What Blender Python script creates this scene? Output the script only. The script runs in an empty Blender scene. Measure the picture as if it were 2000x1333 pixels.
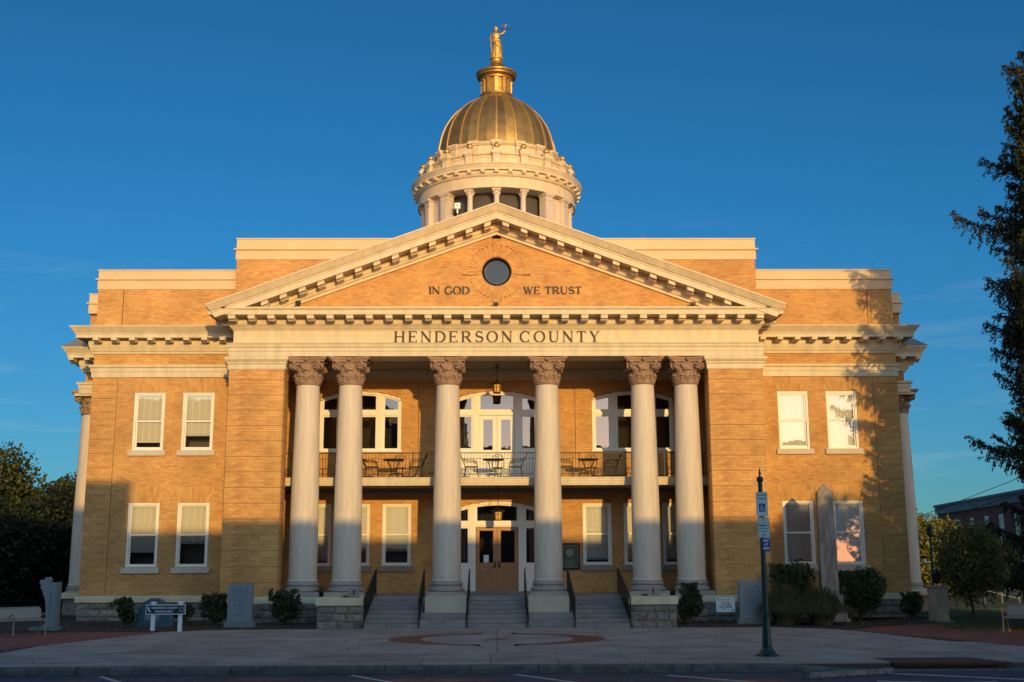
import bpy, math, random
import numpy as np
from mathutils import Vector, Matrix
random.seed(7); rng = np.random.default_rng(7)
S = bpy.context.scene; C = S.collection
PI = math.pi; R_ = math.radians

# ---------------------------------------------------------------- camera, sky, sun, exposure
cam = bpy.data.cameras.new('camera'); camo = bpy.data.objects.new('camera', cam); C.objects.link(camo)
cam.sensor_width = 36; cam.lens = 2222/2000*36; cam.clip_end = 3000; cam.clip_start = .1
yaw, roll, pitch = R_(.78), R_(-.22), R_(10.73)
fw = Vector((math.sin(yaw)*math.cos(pitch), math.cos(yaw)*math.cos(pitch), math.sin(pitch)))
rt = Vector((math.cos(yaw), -math.sin(yaw), 0)); up = rt.cross(fw)
rt2 = rt*math.cos(roll)+up*math.sin(roll); up2 = -rt*math.sin(roll)+up*math.cos(roll)
m = Matrix((rt2, up2, -fw)).transposed().to_4x4(); m.translation = Vector((0, -39.5, 2.2))
camo.matrix_world = m; S.camera = camo
S.render.resolution_x, S.render.resolution_y = 1024, 682
SUN_T, SUN_A = .172, .247                       # drop and sideways run of a shadow per metre towards the building
sdir = Vector((SUN_A, -1, SUN_T)).normalized()
SUN_EL = math.asin(sdir.z)
w = bpy.data.worlds.new('World'); S.world = w; w.use_nodes = True
nt = w.node_tree; nt.nodes.clear()
out = nt.nodes.new('ShaderNodeOutputWorld'); bg = nt.nodes.new('ShaderNodeBackground')
sky = nt.nodes.new('ShaderNodeTexSky'); sky.sky_type = 'NISHITA'; sky.sun_disc = False
sky.sun_elevation = SUN_EL; sky.sun_rotation = math.atan2(sdir.x, sdir.y)
sky.altitude = 600; sky.air_density = 1.0; sky.dust_density = .3; sky.ozone_density = 3.2
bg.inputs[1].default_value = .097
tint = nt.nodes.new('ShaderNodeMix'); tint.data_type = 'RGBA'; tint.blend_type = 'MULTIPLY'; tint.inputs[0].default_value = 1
# the sky is deep blue away from the low sun and boosted pale and warm towards it to lift the shade
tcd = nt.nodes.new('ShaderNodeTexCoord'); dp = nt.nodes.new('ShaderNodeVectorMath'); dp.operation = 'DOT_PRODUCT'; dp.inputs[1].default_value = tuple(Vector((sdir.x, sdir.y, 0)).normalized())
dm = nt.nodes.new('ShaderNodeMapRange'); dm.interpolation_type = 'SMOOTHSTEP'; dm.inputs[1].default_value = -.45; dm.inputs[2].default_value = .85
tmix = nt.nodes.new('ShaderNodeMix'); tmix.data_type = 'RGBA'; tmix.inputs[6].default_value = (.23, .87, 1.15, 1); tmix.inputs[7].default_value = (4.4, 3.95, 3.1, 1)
hz = nt.nodes.new('ShaderNodeMapRange'); hz.interpolation_type = 'SMOOTHSTEP'; hz.inputs[1].default_value = 0; hz.inputs[2].default_value = .30
hs = nt.nodes.new('ShaderNodeSeparateXYZ'); hm = nt.nodes.new('ShaderNodeMix'); hm.data_type = 'RGBA'; hm.inputs[6].default_value = (1.35, .80, .80, 1); hm.inputs[7].default_value = (1, 1, 1, 1)
hmm = nt.nodes.new('ShaderNodeMix'); hmm.data_type = 'RGBA'; hmm.blend_type = 'MULTIPLY'; hmm.inputs[0].default_value = 1
nt.links.new(tcd.outputs['Generated'], hs.inputs[0]); nt.links.new(hs.outputs[2], hz.inputs[0]); nt.links.new(hz.outputs[0], hm.inputs[0])
nt.links.new(hm.outputs[2], hmm.inputs[7]); nt.links.new(sky.outputs[0], hmm.inputs[6])
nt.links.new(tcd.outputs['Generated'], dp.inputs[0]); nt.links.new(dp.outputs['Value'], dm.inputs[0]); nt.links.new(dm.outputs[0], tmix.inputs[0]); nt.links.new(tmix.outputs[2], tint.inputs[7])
# faint cirrus streaks
tc = nt.nodes.new('ShaderNodeTexCoord'); mp = nt.nodes.new('ShaderNodeMapping'); nz = nt.nodes.new('ShaderNodeTexNoise')
mp.inputs['Scale'].default_value = (3, 3, 26); mp.inputs['Rotation'].default_value = (0, R_(4), 0)
nz.inputs['Scale'].default_value = 1.6; nz.inputs['Detail'].default_value = 6; nz.inputs['Roughness'].default_value = .6
cr = nt.nodes.new('ShaderNodeValToRGB'); cr.color_ramp.elements[0].position = .56; cr.color_ramp.elements[0].color = (0, 0, 0, 1)
cr.color_ramp.elements[1].position = .9; cr.color_ramp.elements[1].color = (.5, .5, .5, 1)
sx = nt.nodes.new('ShaderNodeSeparateXYZ'); mr = nt.nodes.new('ShaderNodeMapRange')
mr.inputs[1].default_value = .02; mr.inputs[2].default_value = .32; mr.inputs[3].default_value = 1; mr.inputs[4].default_value = 0
mu = nt.nodes.new('ShaderNodeMath'); mu.operation = 'MULTIPLY'
cl = nt.nodes.new('ShaderNodeMix'); cl.data_type = 'RGBA'; cl.inputs[7].default_value = (5.2, 6.0, 6.6, 1)
L = nt.links.new
L(tc.outputs['Generated'], mp.inputs[0]); L(mp.outputs[0], nz.inputs[0]); L(nz.outputs[0], cr.inputs[0])
L(tc.outputs['Generated'], sx.inputs[0]); L(sx.outputs[2], mr.inputs[0]); L(cr.outputs[0], mu.inputs[0]); L(mr.outputs[0], mu.inputs[1])
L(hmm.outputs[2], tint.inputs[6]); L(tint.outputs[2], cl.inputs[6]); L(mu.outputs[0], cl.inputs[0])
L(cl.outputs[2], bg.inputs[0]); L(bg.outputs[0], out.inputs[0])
sl = bpy.data.lights.new('sun', 'SUN'); sl.energy = 3.3; sl.angle = R_(.53); sl.color = (1.0, .645, .205)
so = bpy.data.objects.new('sun', sl); C.objects.link(so); so.rotation_euler = (-sdir).to_track_quat('-Z', 'Y').to_euler()
so.location = (30, -60, 40)
vs = S.view_settings; vs.view_transform = 'Standard'; vs.look = 'None'; vs.exposure = 0; vs.gamma = 1; vs.use_curve_mapping = False
S.render.engine = 'CYCLES'
try: S.cycles.max_bounces = 6; S.cycles.transparent_max_bounces = 12
except Exception: pass

# ---------------------------------------------------------------- materials
def mat(name, col, rough=.7, metal=0, var=0., vscale=3., bump=0., bscale=40., island=0., obj=0., spec=.5, cols=None, detail=6, stretch=(1,1,1), transl=0):
    m = bpy.data.materials.new(name); m.use_nodes = True; n = m.node_tree.nodes; l = m.node_tree.links.new
    b = n['Principled BSDF']; b.inputs['Roughness'].default_value = rough; b.inputs['Metallic'].default_value = metal
    b.inputs['Specular IOR Level'].default_value = spec
    b.inputs['Base Color'].default_value = (*col, 1)
    cur = None
    tc = n.new('ShaderNodeTexCoord'); mp = n.new('ShaderNodeMapping'); l(tc.outputs['Object'], mp.inputs[0]); mp.inputs['Scale'].default_value = stretch
    if cols or island or obj:
        if (island or cols) and not obj:
            g = n.new('ShaderNodeNewGeometry'); src = g.outputs['Random Per Island']
        if obj:
            g = n.new('ShaderNodeObjectInfo'); src = g.outputs['Random']
        r = n.new('ShaderNodeValToRGB'); l(src, r.inputs[0])
        cc = cols if cols else [tuple(c*(1-(island or obj)) for c in col), col, tuple(min(1, c*(1+(island or obj))) for c in col)]
        e = r.color_ramp.elements
        e[0].color = (*cc[0], 1); e[1].color = (*cc[-1], 1)
        for i, c in enumerate(cc[1:-1]):
            x = e.new((i+1)/(len(cc)-1)); x.color = (*c, 1)
        cur = r.outputs[0]
    if var:
        t = n.new('ShaderNodeTexNoise'); t.inputs['Scale'].default_value = vscale; t.inputs['Detail'].default_value = detail; l(mp.outputs[0], t.inputs[0])
        mr = n.new('ShaderNodeMapRange'); mr.inputs[1].default_value = .3; mr.inputs[2].default_value = .7
        mr.inputs[3].default_value = 1-var; mr.inputs[4].default_value = 1+var*.6; l(t.outputs[0], mr.inputs[0])
        mx = n.new('ShaderNodeMix'); mx.data_type = 'RGBA'; mx.blend_type = 'MULTIPLY'; mx.inputs[0].default_value = 1
        if cur: l(cur, mx.inputs[6])
        else: mx.inputs[6].default_value = (*col, 1)
        l(mr.outputs[0], mx.inputs[7]); cur = mx.outputs[2]
    if cur: l(cur, b.inputs['Base Color'])
    if bump:
        t = n.new('ShaderNodeTexNoise'); t.inputs['Scale'].default_value = bscale; t.inputs['Detail'].default_value = 5; l(tc.outputs['Object'], t.inputs[0])
        bm = n.new('ShaderNodeBump'); bm.inputs['Strength'].default_value = bump; bm.inputs['Distance'].default_value = .02
        l(t.outputs[0], bm.inputs['Height']); l(bm.outputs[0], b.inputs['Normal'])
    if transl:
        tr = n.new('ShaderNodeBsdfTranslucent'); ms = n.new('ShaderNodeMixShader'); ms.inputs[0].default_value = transl
        if cur: l(cur, tr.inputs[0])
        else: tr.inputs[0].default_value = (*col, 1)
        l(b.outputs[0], ms.inputs[1]); l(tr.outputs[0], ms.inputs[2]); l(ms.outputs[0], n['Material Output'].inputs[0])
    return m
def brick_tex(name, c1, c2, mortar, sc=1., bw=.21, rh=.069, bump=.3, ground=False):
    m = bpy.data.materials.new(name); m.use_nodes = True; n = m.node_tree.nodes; l = m.node_tree.links.new
    b = n['Principled BSDF']; b.inputs['Roughness'].default_value = .85
    tc = n.new('ShaderNodeTexCoord'); t = n.new('ShaderNodeTexBrick')
    t.inputs['Color1'].default_value = (*c1, 1); t.inputs['Color2'].default_value = (*c2, 1); t.inputs['Mortar'].default_value = (*mortar, 1)
    t.inputs['Scale'].default_value = 1; t.inputs['Brick Width'].default_value = bw; t.inputs['Row Height'].default_value = rh; t.inputs['Mortar Size'].default_value = .005
    if ground: l(tc.outputs['Object'], t.inputs[0])
    else:
        s = n.new('ShaderNodeSeparateXYZ'); a = n.new('ShaderNodeMath'); a.operation = 'ADD'; c = n.new('ShaderNodeCombineXYZ')
        l(tc.outputs['Object'], s.inputs[0]); l(s.outputs[0], a.inputs[0]); l(s.outputs[1], a.inputs[1]); l(a.outputs[0], c.inputs[0]); l(s.outputs[2], c.inputs[1]); l(c.outputs[0], t.inputs[0])
    z = n.new('ShaderNodeTexNoise'); z.inputs['Scale'].default_value = 1.2; l(tc.outputs['Object'], z.inputs[0])
    mr = n.new('ShaderNodeMapRange'); mr.inputs[1].default_value = .3; mr.inputs[2].default_value = .7; mr.inputs[3].default_value = .75; mr.inputs[4].default_value = 1.15; l(z.outputs[0], mr.inputs[0])
    mx = n.new('ShaderNodeMix'); mx.data_type = 'RGBA'; mx.blend_type = 'MULTIPLY'; mx.inputs[0].default_value = 1
    l(t.outputs[0], mx.inputs[6]); l(mr.outputs[0], mx.inputs[7]); l(mx.outputs[2], b.inputs['Base Color'])
    return m
BR = [(.585,.275,.098), (.68,.36,.125), (.635,.325,.108), (.72,.41,.155), (.64,.325,.112), (.69,.375,.135), (.57,.255,.09), (.665,.345,.12)]
BR = [(r*.945, g*.975, b*.90) for r, g, b in BR]
M = {}
M['brick'] = mat('buff brick', (.56,.29,.09), .85, cols=BR, var=.22, vscale=.9, bump=.25, bscale=60)
M['brick_dk'] = mat('pier brick', (.5,.25,.09), .85, cols=[(r*1.03, g*1.02, b*1.02) for r, g, b in BR], var=.22, vscale=1.1, bump=.25, bscale=60)
M['mortar'] = mat('mortar', (.42,.21,.09), .95, var=.2, vscale=2)
M['paint'] = mat('cream painted trim', (.655,.54,.355), .6, var=.13, vscale=1.6, stretch=(2.5,2.5,.6), bump=.06, bscale=25)
M['paintd'] = mat('tan parapet paint', (.63,.47,.27), .6, var=.08, vscale=1., bump=.06, bscale=25)
M['shaft'] = mat('off white column paint', (.63,.53,.42), .6, var=.13, vscale=2.4, bump=.08, bscale=18, stretch=(3,3,.4))
M['terra'] = mat('terracotta', (.34,.215,.145), .7, var=.25, vscale=6, bump=.3, bscale=50)
M['baset'] = mat('taupe base stone', (.38,.31,.27), .7, var=.12, vscale=5, bump=.1)
M['white'] = mat('white window paint', (.82,.77,.68), .45, var=.04, vscale=4)
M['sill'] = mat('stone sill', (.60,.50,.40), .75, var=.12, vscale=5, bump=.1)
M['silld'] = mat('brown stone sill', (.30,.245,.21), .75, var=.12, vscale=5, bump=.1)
M['stone'] = mat('rock faced granite', (.25,.225,.19), .9, obj=.5, cols=[(.12,.115,.11),(.24,.20,.15),(.19,.165,.135),(.32,.26,.18),(.20,.20,.19),(.28,.21,.15)], var=.4, vscale=7, bump=.9, bscale=14)
M['joint'] = mat('stone joint mortar', (.32,.29,.24), .95, var=.2, vscale=8)
M['step'] = mat('worn granite step', (.25,.225,.215), .8, obj=.12, var=.2, vscale=3, bump=.2, bscale=60)
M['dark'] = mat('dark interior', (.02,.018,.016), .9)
M['room'] = mat('room wall', (.16,.14,.12), .9)
M['gold'] = mat('gilded sheet metal', (.40,.235,.07), .5, .85, var=.3, vscale=4, bump=.15, bscale=20)
M['goldb'] = mat('bright gold leaf', (.62,.37,.09), .48, .75, var=.12, vscale=6, bump=.1)
M['domep'] = mat('weathered gilded panel', (.34,.225,.11), .5, .8, obj=.3, cols=[(.20,.125,.065),(.50,.32,.10),(.30,.19,.08),(.42,.27,.09),(.24,.15,.075)], var=.25, vscale=2.5, bump=.12, bscale=9)
M['louver'] = mat('dark grey drum wall', (.07,.065,.065), .8, var=.1)
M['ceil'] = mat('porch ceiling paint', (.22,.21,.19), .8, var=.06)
M['blind'] = mat('ivory blind slat', (.88,.86,.86), .6)
M['blindw'] = mat('white curtain', (.85,.84,.80), .7)
M['black'] = mat('black iron', (.018,.016,.014), .45, .6)
M['wood'] = mat('oak door', (.42,.20,.075), .45, var=.3, vscale=4, stretch=(8,8,.7))
M['conc'] = mat('plaza concrete', (.285,.258,.24), .85, obj=.13, var=.32, vscale=.9, detail=10, bump=.25, bscale=90)
M['kerb'] = mat('granite kerb', (.115,.115,.11), .85, obj=.08, var=.45, vscale=5, bump=.5, bscale=50)
M['jdark'] = mat('joint filler', (.06,.055,.05), .95)
M['road'] = mat('asphalt', (.032,.052,.082), .8, var=.4, vscale=1.2, bump=.5, bscale=200, detail=9)
M['line'] = mat('worn road paint', (.5,.5,.48), .7, var=.35, vscale=9)
M['mulch'] = mat('bark mulch', (.055,.035,.024), .95, var=.6, vscale=12, bump=1, bscale=60)
M['chip'] = mat('bark chips', (.09,.055,.035), .95, island=.7)
M['paver'] = brick_tex('red paver', (.26,.075,.045), (.17,.055,.04), (.07,.05,.045), bw=.2, rh=.1, ground=True)
M['inlay'] = mat('red brick inlay', (.17,.065,.045), .85, var=.45, vscale=9)
M['lawn'] = mat('lawn earth', (.03,.045,.015), .95, var=.4, vscale=5)
M['earth'] = mat('ground earth', (.05,.05,.035), .95, var=.4, vscale=.3)
M['grass'] = mat('grass blade', (.06,.09,.025), .8, island=.5)
M['ograss'] = mat('ornamental grass blade', (.10,.11,.035), .75, cols=[(.03,.045,.012),(.06,.075,.02),(.11,.115,.035),(.05,.07,.02)])
M['leafsh'] = mat('shrub leaf', (.03,.055,.015), .6, cols=[(.012,.03,.009),(.03,.055,.015),(.05,.085,.022),(.02,.04,.012)], transl=.15)
M['leaft'] = mat('tree leaf', (.07,.09,.02), .6, cols=[(.03,.05,.012),(.07,.085,.018),(.11,.12,.025),(.045,.06,.014)], transl=.25)
M['leafy'] = mat('young tree leaf', (.10,.12,.03), .6, cols=[(.08,.11,.022),(.16,.17,.035),(.24,.20,.045),(.10,.13,.025)], transl=.25)
M['leafd'] = mat('dark hedge leaf', (.02,.035,.010), .7, cols=[(.005,.010,.004),(.012,.022,.007),(.02,.034,.010)], transl=.1)
M['needle'] = mat('spruce needles', (.035,.05,.02), .7, cols=[(.012,.024,.010),(.028,.040,.013),(.048,.055,.016),(.02,.032,.012)], transl=.1)
M['bark'] = mat('bark', (.10,.07,.05), .95, var=.4, vscale=8, bump=1, bscale=20, stretch=(4,4,1))
M['green'] = mat('dark green cast iron', (.008,.045,.042), .38, .3, var=.2, vscale=8)
M['signw'] = mat('retroreflective white', (.46,.60,.62), .4)
M['signg'] = mat('sign green', (.0,.16,.10), .45)
M['signb'] = mat('sign blue', (.01,.03,.22), .45)
M['signk'] = mat('sign black', (.01,.01,.012), .5)
M['wht'] = mat('white vinyl', (.72,.76,.80), .4)
M['navy'] = mat('navy sign board', (.006,.022,.045), .4)
M['gran'] = mat('grey granite monument', (.19,.225,.25), .55, var=.12, vscale=30, detail=8)
M['grand'] = mat('engraved granite', (.12,.145,.165), .8)
M['granw'] = mat('rough green grey granite', (.16,.20,.20), .8, var=.25, vscale=14, bump=.4)
M['blkst'] = mat('dark blue grey boulder', (.045,.095,.13), .5, var=.35, vscale=6, bump=.6, bscale=8)
M['obel'] = mat('veined obelisk stone', (.30,.25,.205), .75, var=.45, vscale=2.2, bump=.2, stretch=(3,3,.7))
M['bench'] = mat('tan powder coated steel', (.27,.225,.195), .5)
M['tan'] = mat('tan concrete plinth', (.42,.33,.22), .8, var=.25, vscale=5, bump=.3)
M['bronze'] = mat('dark bronze', (.02,.018,.018), .45, .5)
M['letter'] = mat('dark bronze letter', (.045,.033,.022), .6, .2)
M['amber'] = mat('amber glass', (.75,.42,.12), .3)
M['roofm'] = mat('grey standing metal', (.30,.29,.29), .5, .3)
M['redbk'] = brick_tex('dark red brick', (.27,.05,.03), (.20,.04,.026), (.14,.06,.045))
M['farst'] = mat('weathered coping', (.20,.19,.185), .8, var=.3, vscale=2)
M['farwin'] = mat('far window glass', (.02,.025,.03), .15)
M['tanbk'] = brick_tex('street brick', (.25,.13,.08), (.2,.1,.06), (.2,.18,.15))
M['plq'] = mat('green bronze plaque', (.05,.075,.055), .5, .3, var=.3, vscale=10)
M['plqf'] = mat('pale plaque relief', (.20,.24,.18), .5)
M['sidebk'] = brick_tex('side wall brick', (.56,.29,.09), (.48,.23,.07), (.36,.20,.09))
M['yellow'] = mat('yellow object', (.45,.28,.02), .5)
M['blockst'] = mat('mottled concrete', (.20,.19,.17), .9, var=.65, vscale=9, bump=.6, bscale=30)
M['tact'] = mat('dark red ramp mat', (.06,.02,.022), .85, var=.3, vscale=10)
M['planter'] = mat('beige painted block', (.50,.44,.33), .7, var=.1, vscale=2)
# glass: thin pane, mirror of the sky over a see-through tinted pane
gm = bpy.data.materials.new('window glass'); gm.use_nodes = True; n = gm.node_tree.nodes; l = gm.node_tree.links.new
n.remove(n['Principled BSDF']); gl = n.new('ShaderNodeBsdfGlossy'); gl.inputs['Roughness'].default_value = .012; gl.inputs[0].default_value = (.95,.97,1,1)
tr = n.new('ShaderNodeBsdfTransparent'); tr.inputs[0].default_value = (.90,.91,.90,1); fr = n.new('ShaderNodeFresnel'); fr.inputs[0].default_value = 2.25
ms = n.new('ShaderNodeMixShader'); l(fr.outputs[0], ms.inputs[0]); l(tr.outputs[0], ms.inputs[1]); l(gl.outputs[0], ms.inputs[2]); l(ms.outputs[0], n['Material Output'].inputs[0])
tcn = n.new('ShaderNodeTexCoord'); nn = n.new('ShaderNodeTexNoise'); nn.inputs['Scale'].default_value = 2.2; nb = n.new('ShaderNodeBump'); nb.inputs['Strength'].default_value = .05; nb.inputs['Distance'].default_value = .02
l(tcn.outputs['Object'], nn.inputs[0]); l(nn.outputs[0], nb.inputs['Height']); l(nb.outputs[0], gl.inputs['Normal'])
M['glass'] = gm
gm2 = gm.copy(); gm2.name = 'dark round window glass'
for q in gm2.node_tree.nodes:
    if q.type == 'FRESNEL': q.inputs[0].default_value = 1.65
M['glass2'] = gm2

# ---------------------------------------------------------------- mesh helpers
class MB:
    def __init__(s, T=None): s.v = []; s.f = []; s.T = T
    def add(s, vs, fs):
        o = len(s.v)
        s.v += [s.T(*v) for v in vs] if s.T else vs
        s.f += [tuple(i+o for i in f) for f in fs]
    def box(s, x0, x1, y0, y1, z0, z1, back=True):
        if x0 > x1: x0, x1 = x1, x0
        if y0 > y1: y0, y1 = y1, y0
        if z0 > z1: z0, z1 = z1, z0
        fs = [(0,1,5,4),(1,2,6,5),(3,0,4,7),(4,5,6,7),(0,3,2,1)]
        if back: fs.append((2,3,7,6))
        s.add([(x0,y0,z0),(x1,y0,z0),(x1,y1,z0),(x0,y1,z0),(x0,y0,z1),(x1,y0,z1),(x1,y1,z1),(x0,y1,z1)], fs)
        return s
    def prism(s, pts, y0, y1):                       # polygon in x,z extruded along y
        n = len(pts)
        s.add([(x,y0,z) for x,z in pts]+[(x,y1,z) for x,z in pts], [tuple(range(n)), tuple(range(2*n-1,n-1,-1))]+[((i+1)%n, i, n+i, n+(i+1)%n) for i in range(n)])
        return s
    def slab(s, pts, z0, z1):                        # polygon in x,y extruded along z
        n = len(pts)
        s.add([(x,y,z1) for x,y in pts]+[(x,y,z0) for x,y in pts], [tuple(range(n)), tuple(range(2*n-1,n-1,-1))]+[((i+1)%n, i, n+i, n+(i+1)%n) for i in range(n)])
        return s
    def lathe(s, prof, n=24, c=(0,0,0), sq=False, a0=0, a1=2*PI, caps=True):
        closed = abs(a1-a0-2*PI) < 1e-6; k = n if closed else n+1
        vs = []
        for r, z in prof:
            for i in range(k):
                a = a0+(a1-a0)*i/n; vs.append((c[0]+r*math.cos(a), c[1]+r*math.sin(a), c[2]+z))
        fs = []
        for j in range(len(prof)-1):
            for i in range(n):
                i2 = (i+1)%k if closed else i+1
                fs.append((j*k+i, j*k+i2, (j+1)*k+i2, (j+1)*k+i))
        if caps and closed:
            fs.append(tuple(range(k-1,-1,-1))); fs.append(tuple((len(prof)-1)*k+i for i in range(k)))
        s.add(vs, fs); return s
    def tube(s, pts, r, n=6):
        P = [Vector(p) for p in pts]; vs = []; fs = []
        rr = r if isinstance(r, (list, tuple)) else [r]*len(P)
        for i, p in enumerate(P):
            d = (P[min(i+1,len(P)-1)]-P[max(i-1,0)]).normalized()
            a = d.cross(Vector((0,0,1))) if abs(d.z) < .95 else d.cross(Vector((1,0,0)))
            a.normalize(); b = d.cross(a)
            for k in range(n):
                t = 2*PI*k/n; q = p+(a*math.cos(t)+b*math.sin(t))*rr[i]; vs.append(tuple(q))
        for i in range(len(P)-1):
            for k in range(n): fs.append((i*n+k, i*n+(k+1)%n, (i+1)*n+(k+1)%n, (i+1)*n+k))
        fs.append(tuple(range(n))); fs.append(tuple((len(P)-1)*n+k for k in range(n-1,-1,-1)))
        s.add(vs, fs); return s
    def sweep(s, path, prof, closed=False, caps=True):
        # path: plan points (x,y) walked so the outside is on the left; prof: (offset out, z)
        P = [Vector((x,y)) for x,y in path]; n = len(P); k = len(prof); vs = []; fs = []
        for i, p in enumerate(P):
            def nrm(a, b):
                d = (b-a).normalized(); return Vector((d.y, -d.x))
            if closed: n1 = nrm(P[i-1], p); n2 = nrm(p, P[(i+1)%n])
            else:
                n1 = nrm(P[i-1], p) if i > 0 else nrm(p, P[1]); n2 = nrm(p, P[i+1]) if i < n-1 else n1
            b = n1+n2; b = b/(b.dot(n1)) if b.length > 1e-6 else n1
            for o, z in prof: vs.append((p.x+b.x*o, p.y+b.y*o, z))
        for i in range(n if closed else n-1):
            j = (i+1)%n
            for a in range(k-1): fs.append((i*k+a, j*k+a, j*k+a+1, i*k+a+1))
        if caps and not closed: fs.append(tuple(range(k-1,-1,-1))); fs.append(tuple((n-1)*k+a for a in range(k)))
        s.add(vs, fs); return s
    def loft(s, secs, caps=True):
        k = len(secs[0]); vs = [p for q in secs for p in q]; fs = []
        for i in range(len(secs)-1):
            for a in range(k): fs.append((i*k+a, (i+1)*k+a, (i+1)*k+(a+1)%k, i*k+(a+1)%k))
        if caps: fs.append(tuple(range(k-1,-1,-1))); fs.append(tuple((len(secs)-1)*k+a for a in range(k)))
        s.add(vs, fs); return s
    def obj(s, name, m, parent=None, smooth=False, kind=None, loc=None, bevel=0, label=None):
        me = bpy.data.meshes.new(name); me.from_pydata(s.v, [], s.f)
        o = bpy.data.objects.new(name, me); C.objects.link(o); me.materials.append(M[m] if isinstance(m, str) else m)
        if smooth:
            me.polygons.foreach_set('use_smooth', [True]*len(me.polygons)); me.set_sharp_from_angle(angle=R_(smooth if smooth > 1 else 35))
        if parent: o.parent = parent
        if loc: o.location = loc
        if kind: o['kind'] = kind
        if label: o['label'] = label
        if bevel:
            b = o.modifiers.new('b', 'BEVEL'); b.width = bevel; b.segments = 2; b.limit_method = 'ANGLE'
        return o
def thing(name, label, cat, loc=(0,0,0), rz=0, group=None):
    o = bpy.data.objects.new(name, None); C.objects.link(o); o.location = loc; o.rotation_euler = (0,0,rz)
    o.empty_display_size = .2; o['label'] = label; o['category'] = cat
    if group: o['group'] = group
    return o
def tag(o, label, cat, group=None):
    o['label'] = label; o['category'] = cat
    if group: o['group'] = group
    return o
def copy_tree(o, parent=None):
    c = o.copy(); C.objects.link(c); c.parent = parent
    for ch in list(o.children): copy_tree(ch, c)
    return c
def inst(o, parent, loc, rz=0, name=None, sc=None):   # a further part sharing mesh data
    c = o.copy(); C.objects.link(c); c.parent = parent; c.location = loc; c.rotation_euler = (0,0,rz)
    if sc: c.scale = sc
    return c
def fastmesh(name, V, F4, m, parent=None, kind=None):  # numpy quads
    me = bpy.data.meshes.new(name); nv = len(V); nf = len(F4)
    me.vertices.add(nv); me.vertices.foreach_set('co', np.asarray(V, np.float32).ravel())
    me.loops.add(nf*4); me.loops.foreach_set('vertex_index', np.asarray(F4, np.int32).ravel())
    me.polygons.add(nf); me.polygons.foreach_set('loop_start', np.arange(0, nf*4, 4, dtype=np.int32))
    me.update(calc_edges=True); me.validate()
    o = bpy.data.objects.new(name, me); C.objects.link(o); me.materials.append(M[m]); o.parent = parent
    if kind: o['kind'] = kind
    return o
def leaves(name, cen, m, size=(.08,.16), parent=None, kind='stuff', dirs=None, asp=.5, fold=True):
    n = len(cen); cen = np.asarray(cen)
    if dirs is None: d = rng.normal(size=(n,3))
    else: d = np.asarray(dirs)+rng.normal(size=(n,3))*.25
    d /= np.linalg.norm(d,axis=1)[:,None]+1e-9
    e = rng.normal(size=(n,3)); e -= (e*d).sum(1)[:,None]*d; e /= np.linalg.norm(e,axis=1)[:,None]+1e-9
    L_ = rng.uniform(size[0], size[1], n)[:,None]; W = L_*asp
    a = cen-d*L_*.5; b = cen+e*W*.5; c = cen+d*L_*.5; f = cen-e*W*.5
    V = np.stack([a,b,c,f],1).reshape(-1,3); F = np.arange(4*n).reshape(n,4)
    return fastmesh(name, V, F, m, parent, kind)
T0 = lambda x,y,z: (x,y,z)

# ---------------------------------------------------------------- brickwork
BW, JT = .203, .0105
def minus(iv, holes):
    res = list(iv)
    for a, b in holes:
        r2 = []
        for x, y in res:
            if b <= x or a >= y: r2.append((x,y)); continue
            if a > x: r2.append((x,a))
            if b < y: r2.append((b,y))
        res = r2
    return res
def brickwork(bm, wm, ext, z0, z1, holes, c=.0669, T=None, depth=.25, proud=.006):
    """ext(z)->(xa,xb); holes(z)->[(a,b)]; facing local -y at y=0"""
    bm.T = T; wm.T = T
    n = max(1, round((z1-z0)/c)); c = (z1-z0)/n; cur = None; zs = z0
    for i in range(n):
        z = z0+i*c; zm = z+c/2; iv = [q for q in minus([ext(zm)], holes(zm)) if q[1]-q[0] > .01]
        key = tuple((round(a,4), round(b,4)) for a,b in iv)
        if key != cur:
            if cur:
                for a, b in cur: wm.box(a, b, proud, depth, zs, z)
            cur = key; zs = z
        off = (i%2)*(BW+JT)/2 + (.05 if i%6 == 5 else 0)
        for a, b in iv:
            x = math.floor((a-off)/(BW+JT))*(BW+JT)+off
            while x < b:
                xa, xb = max(x,a), min(x+BW,b)
                if xb-xa > .03:
                    dz = random.uniform(-.0015,.0015); p = random.uniform(0,.004)
                    bm.box(xa, xb, -p, proud+.001, z+JT/2+dz, z+c-JT/2+dz, back=False)
                x += BW+JT
    if cur:
        for a, b in cur: wm.box(a, b, proud, depth, zs, z1)
def two(b1, w1, name, m, parent):      # bricks and their mortar bed as one block, two materials
    o_ = len(b1.v); nf = len(b1.f); b1.v += w1.v; b1.f += [tuple(i+o_ for i in f) for f in w1.f]
    ob = b1.obj(name, m, parent); ob.data.materials.append(M['mortar'])
    idx = np.zeros(len(b1.f), np.int32); idx[nf:] = 1; ob.data.polygons.foreach_set('material_index', idx); return ob
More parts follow.
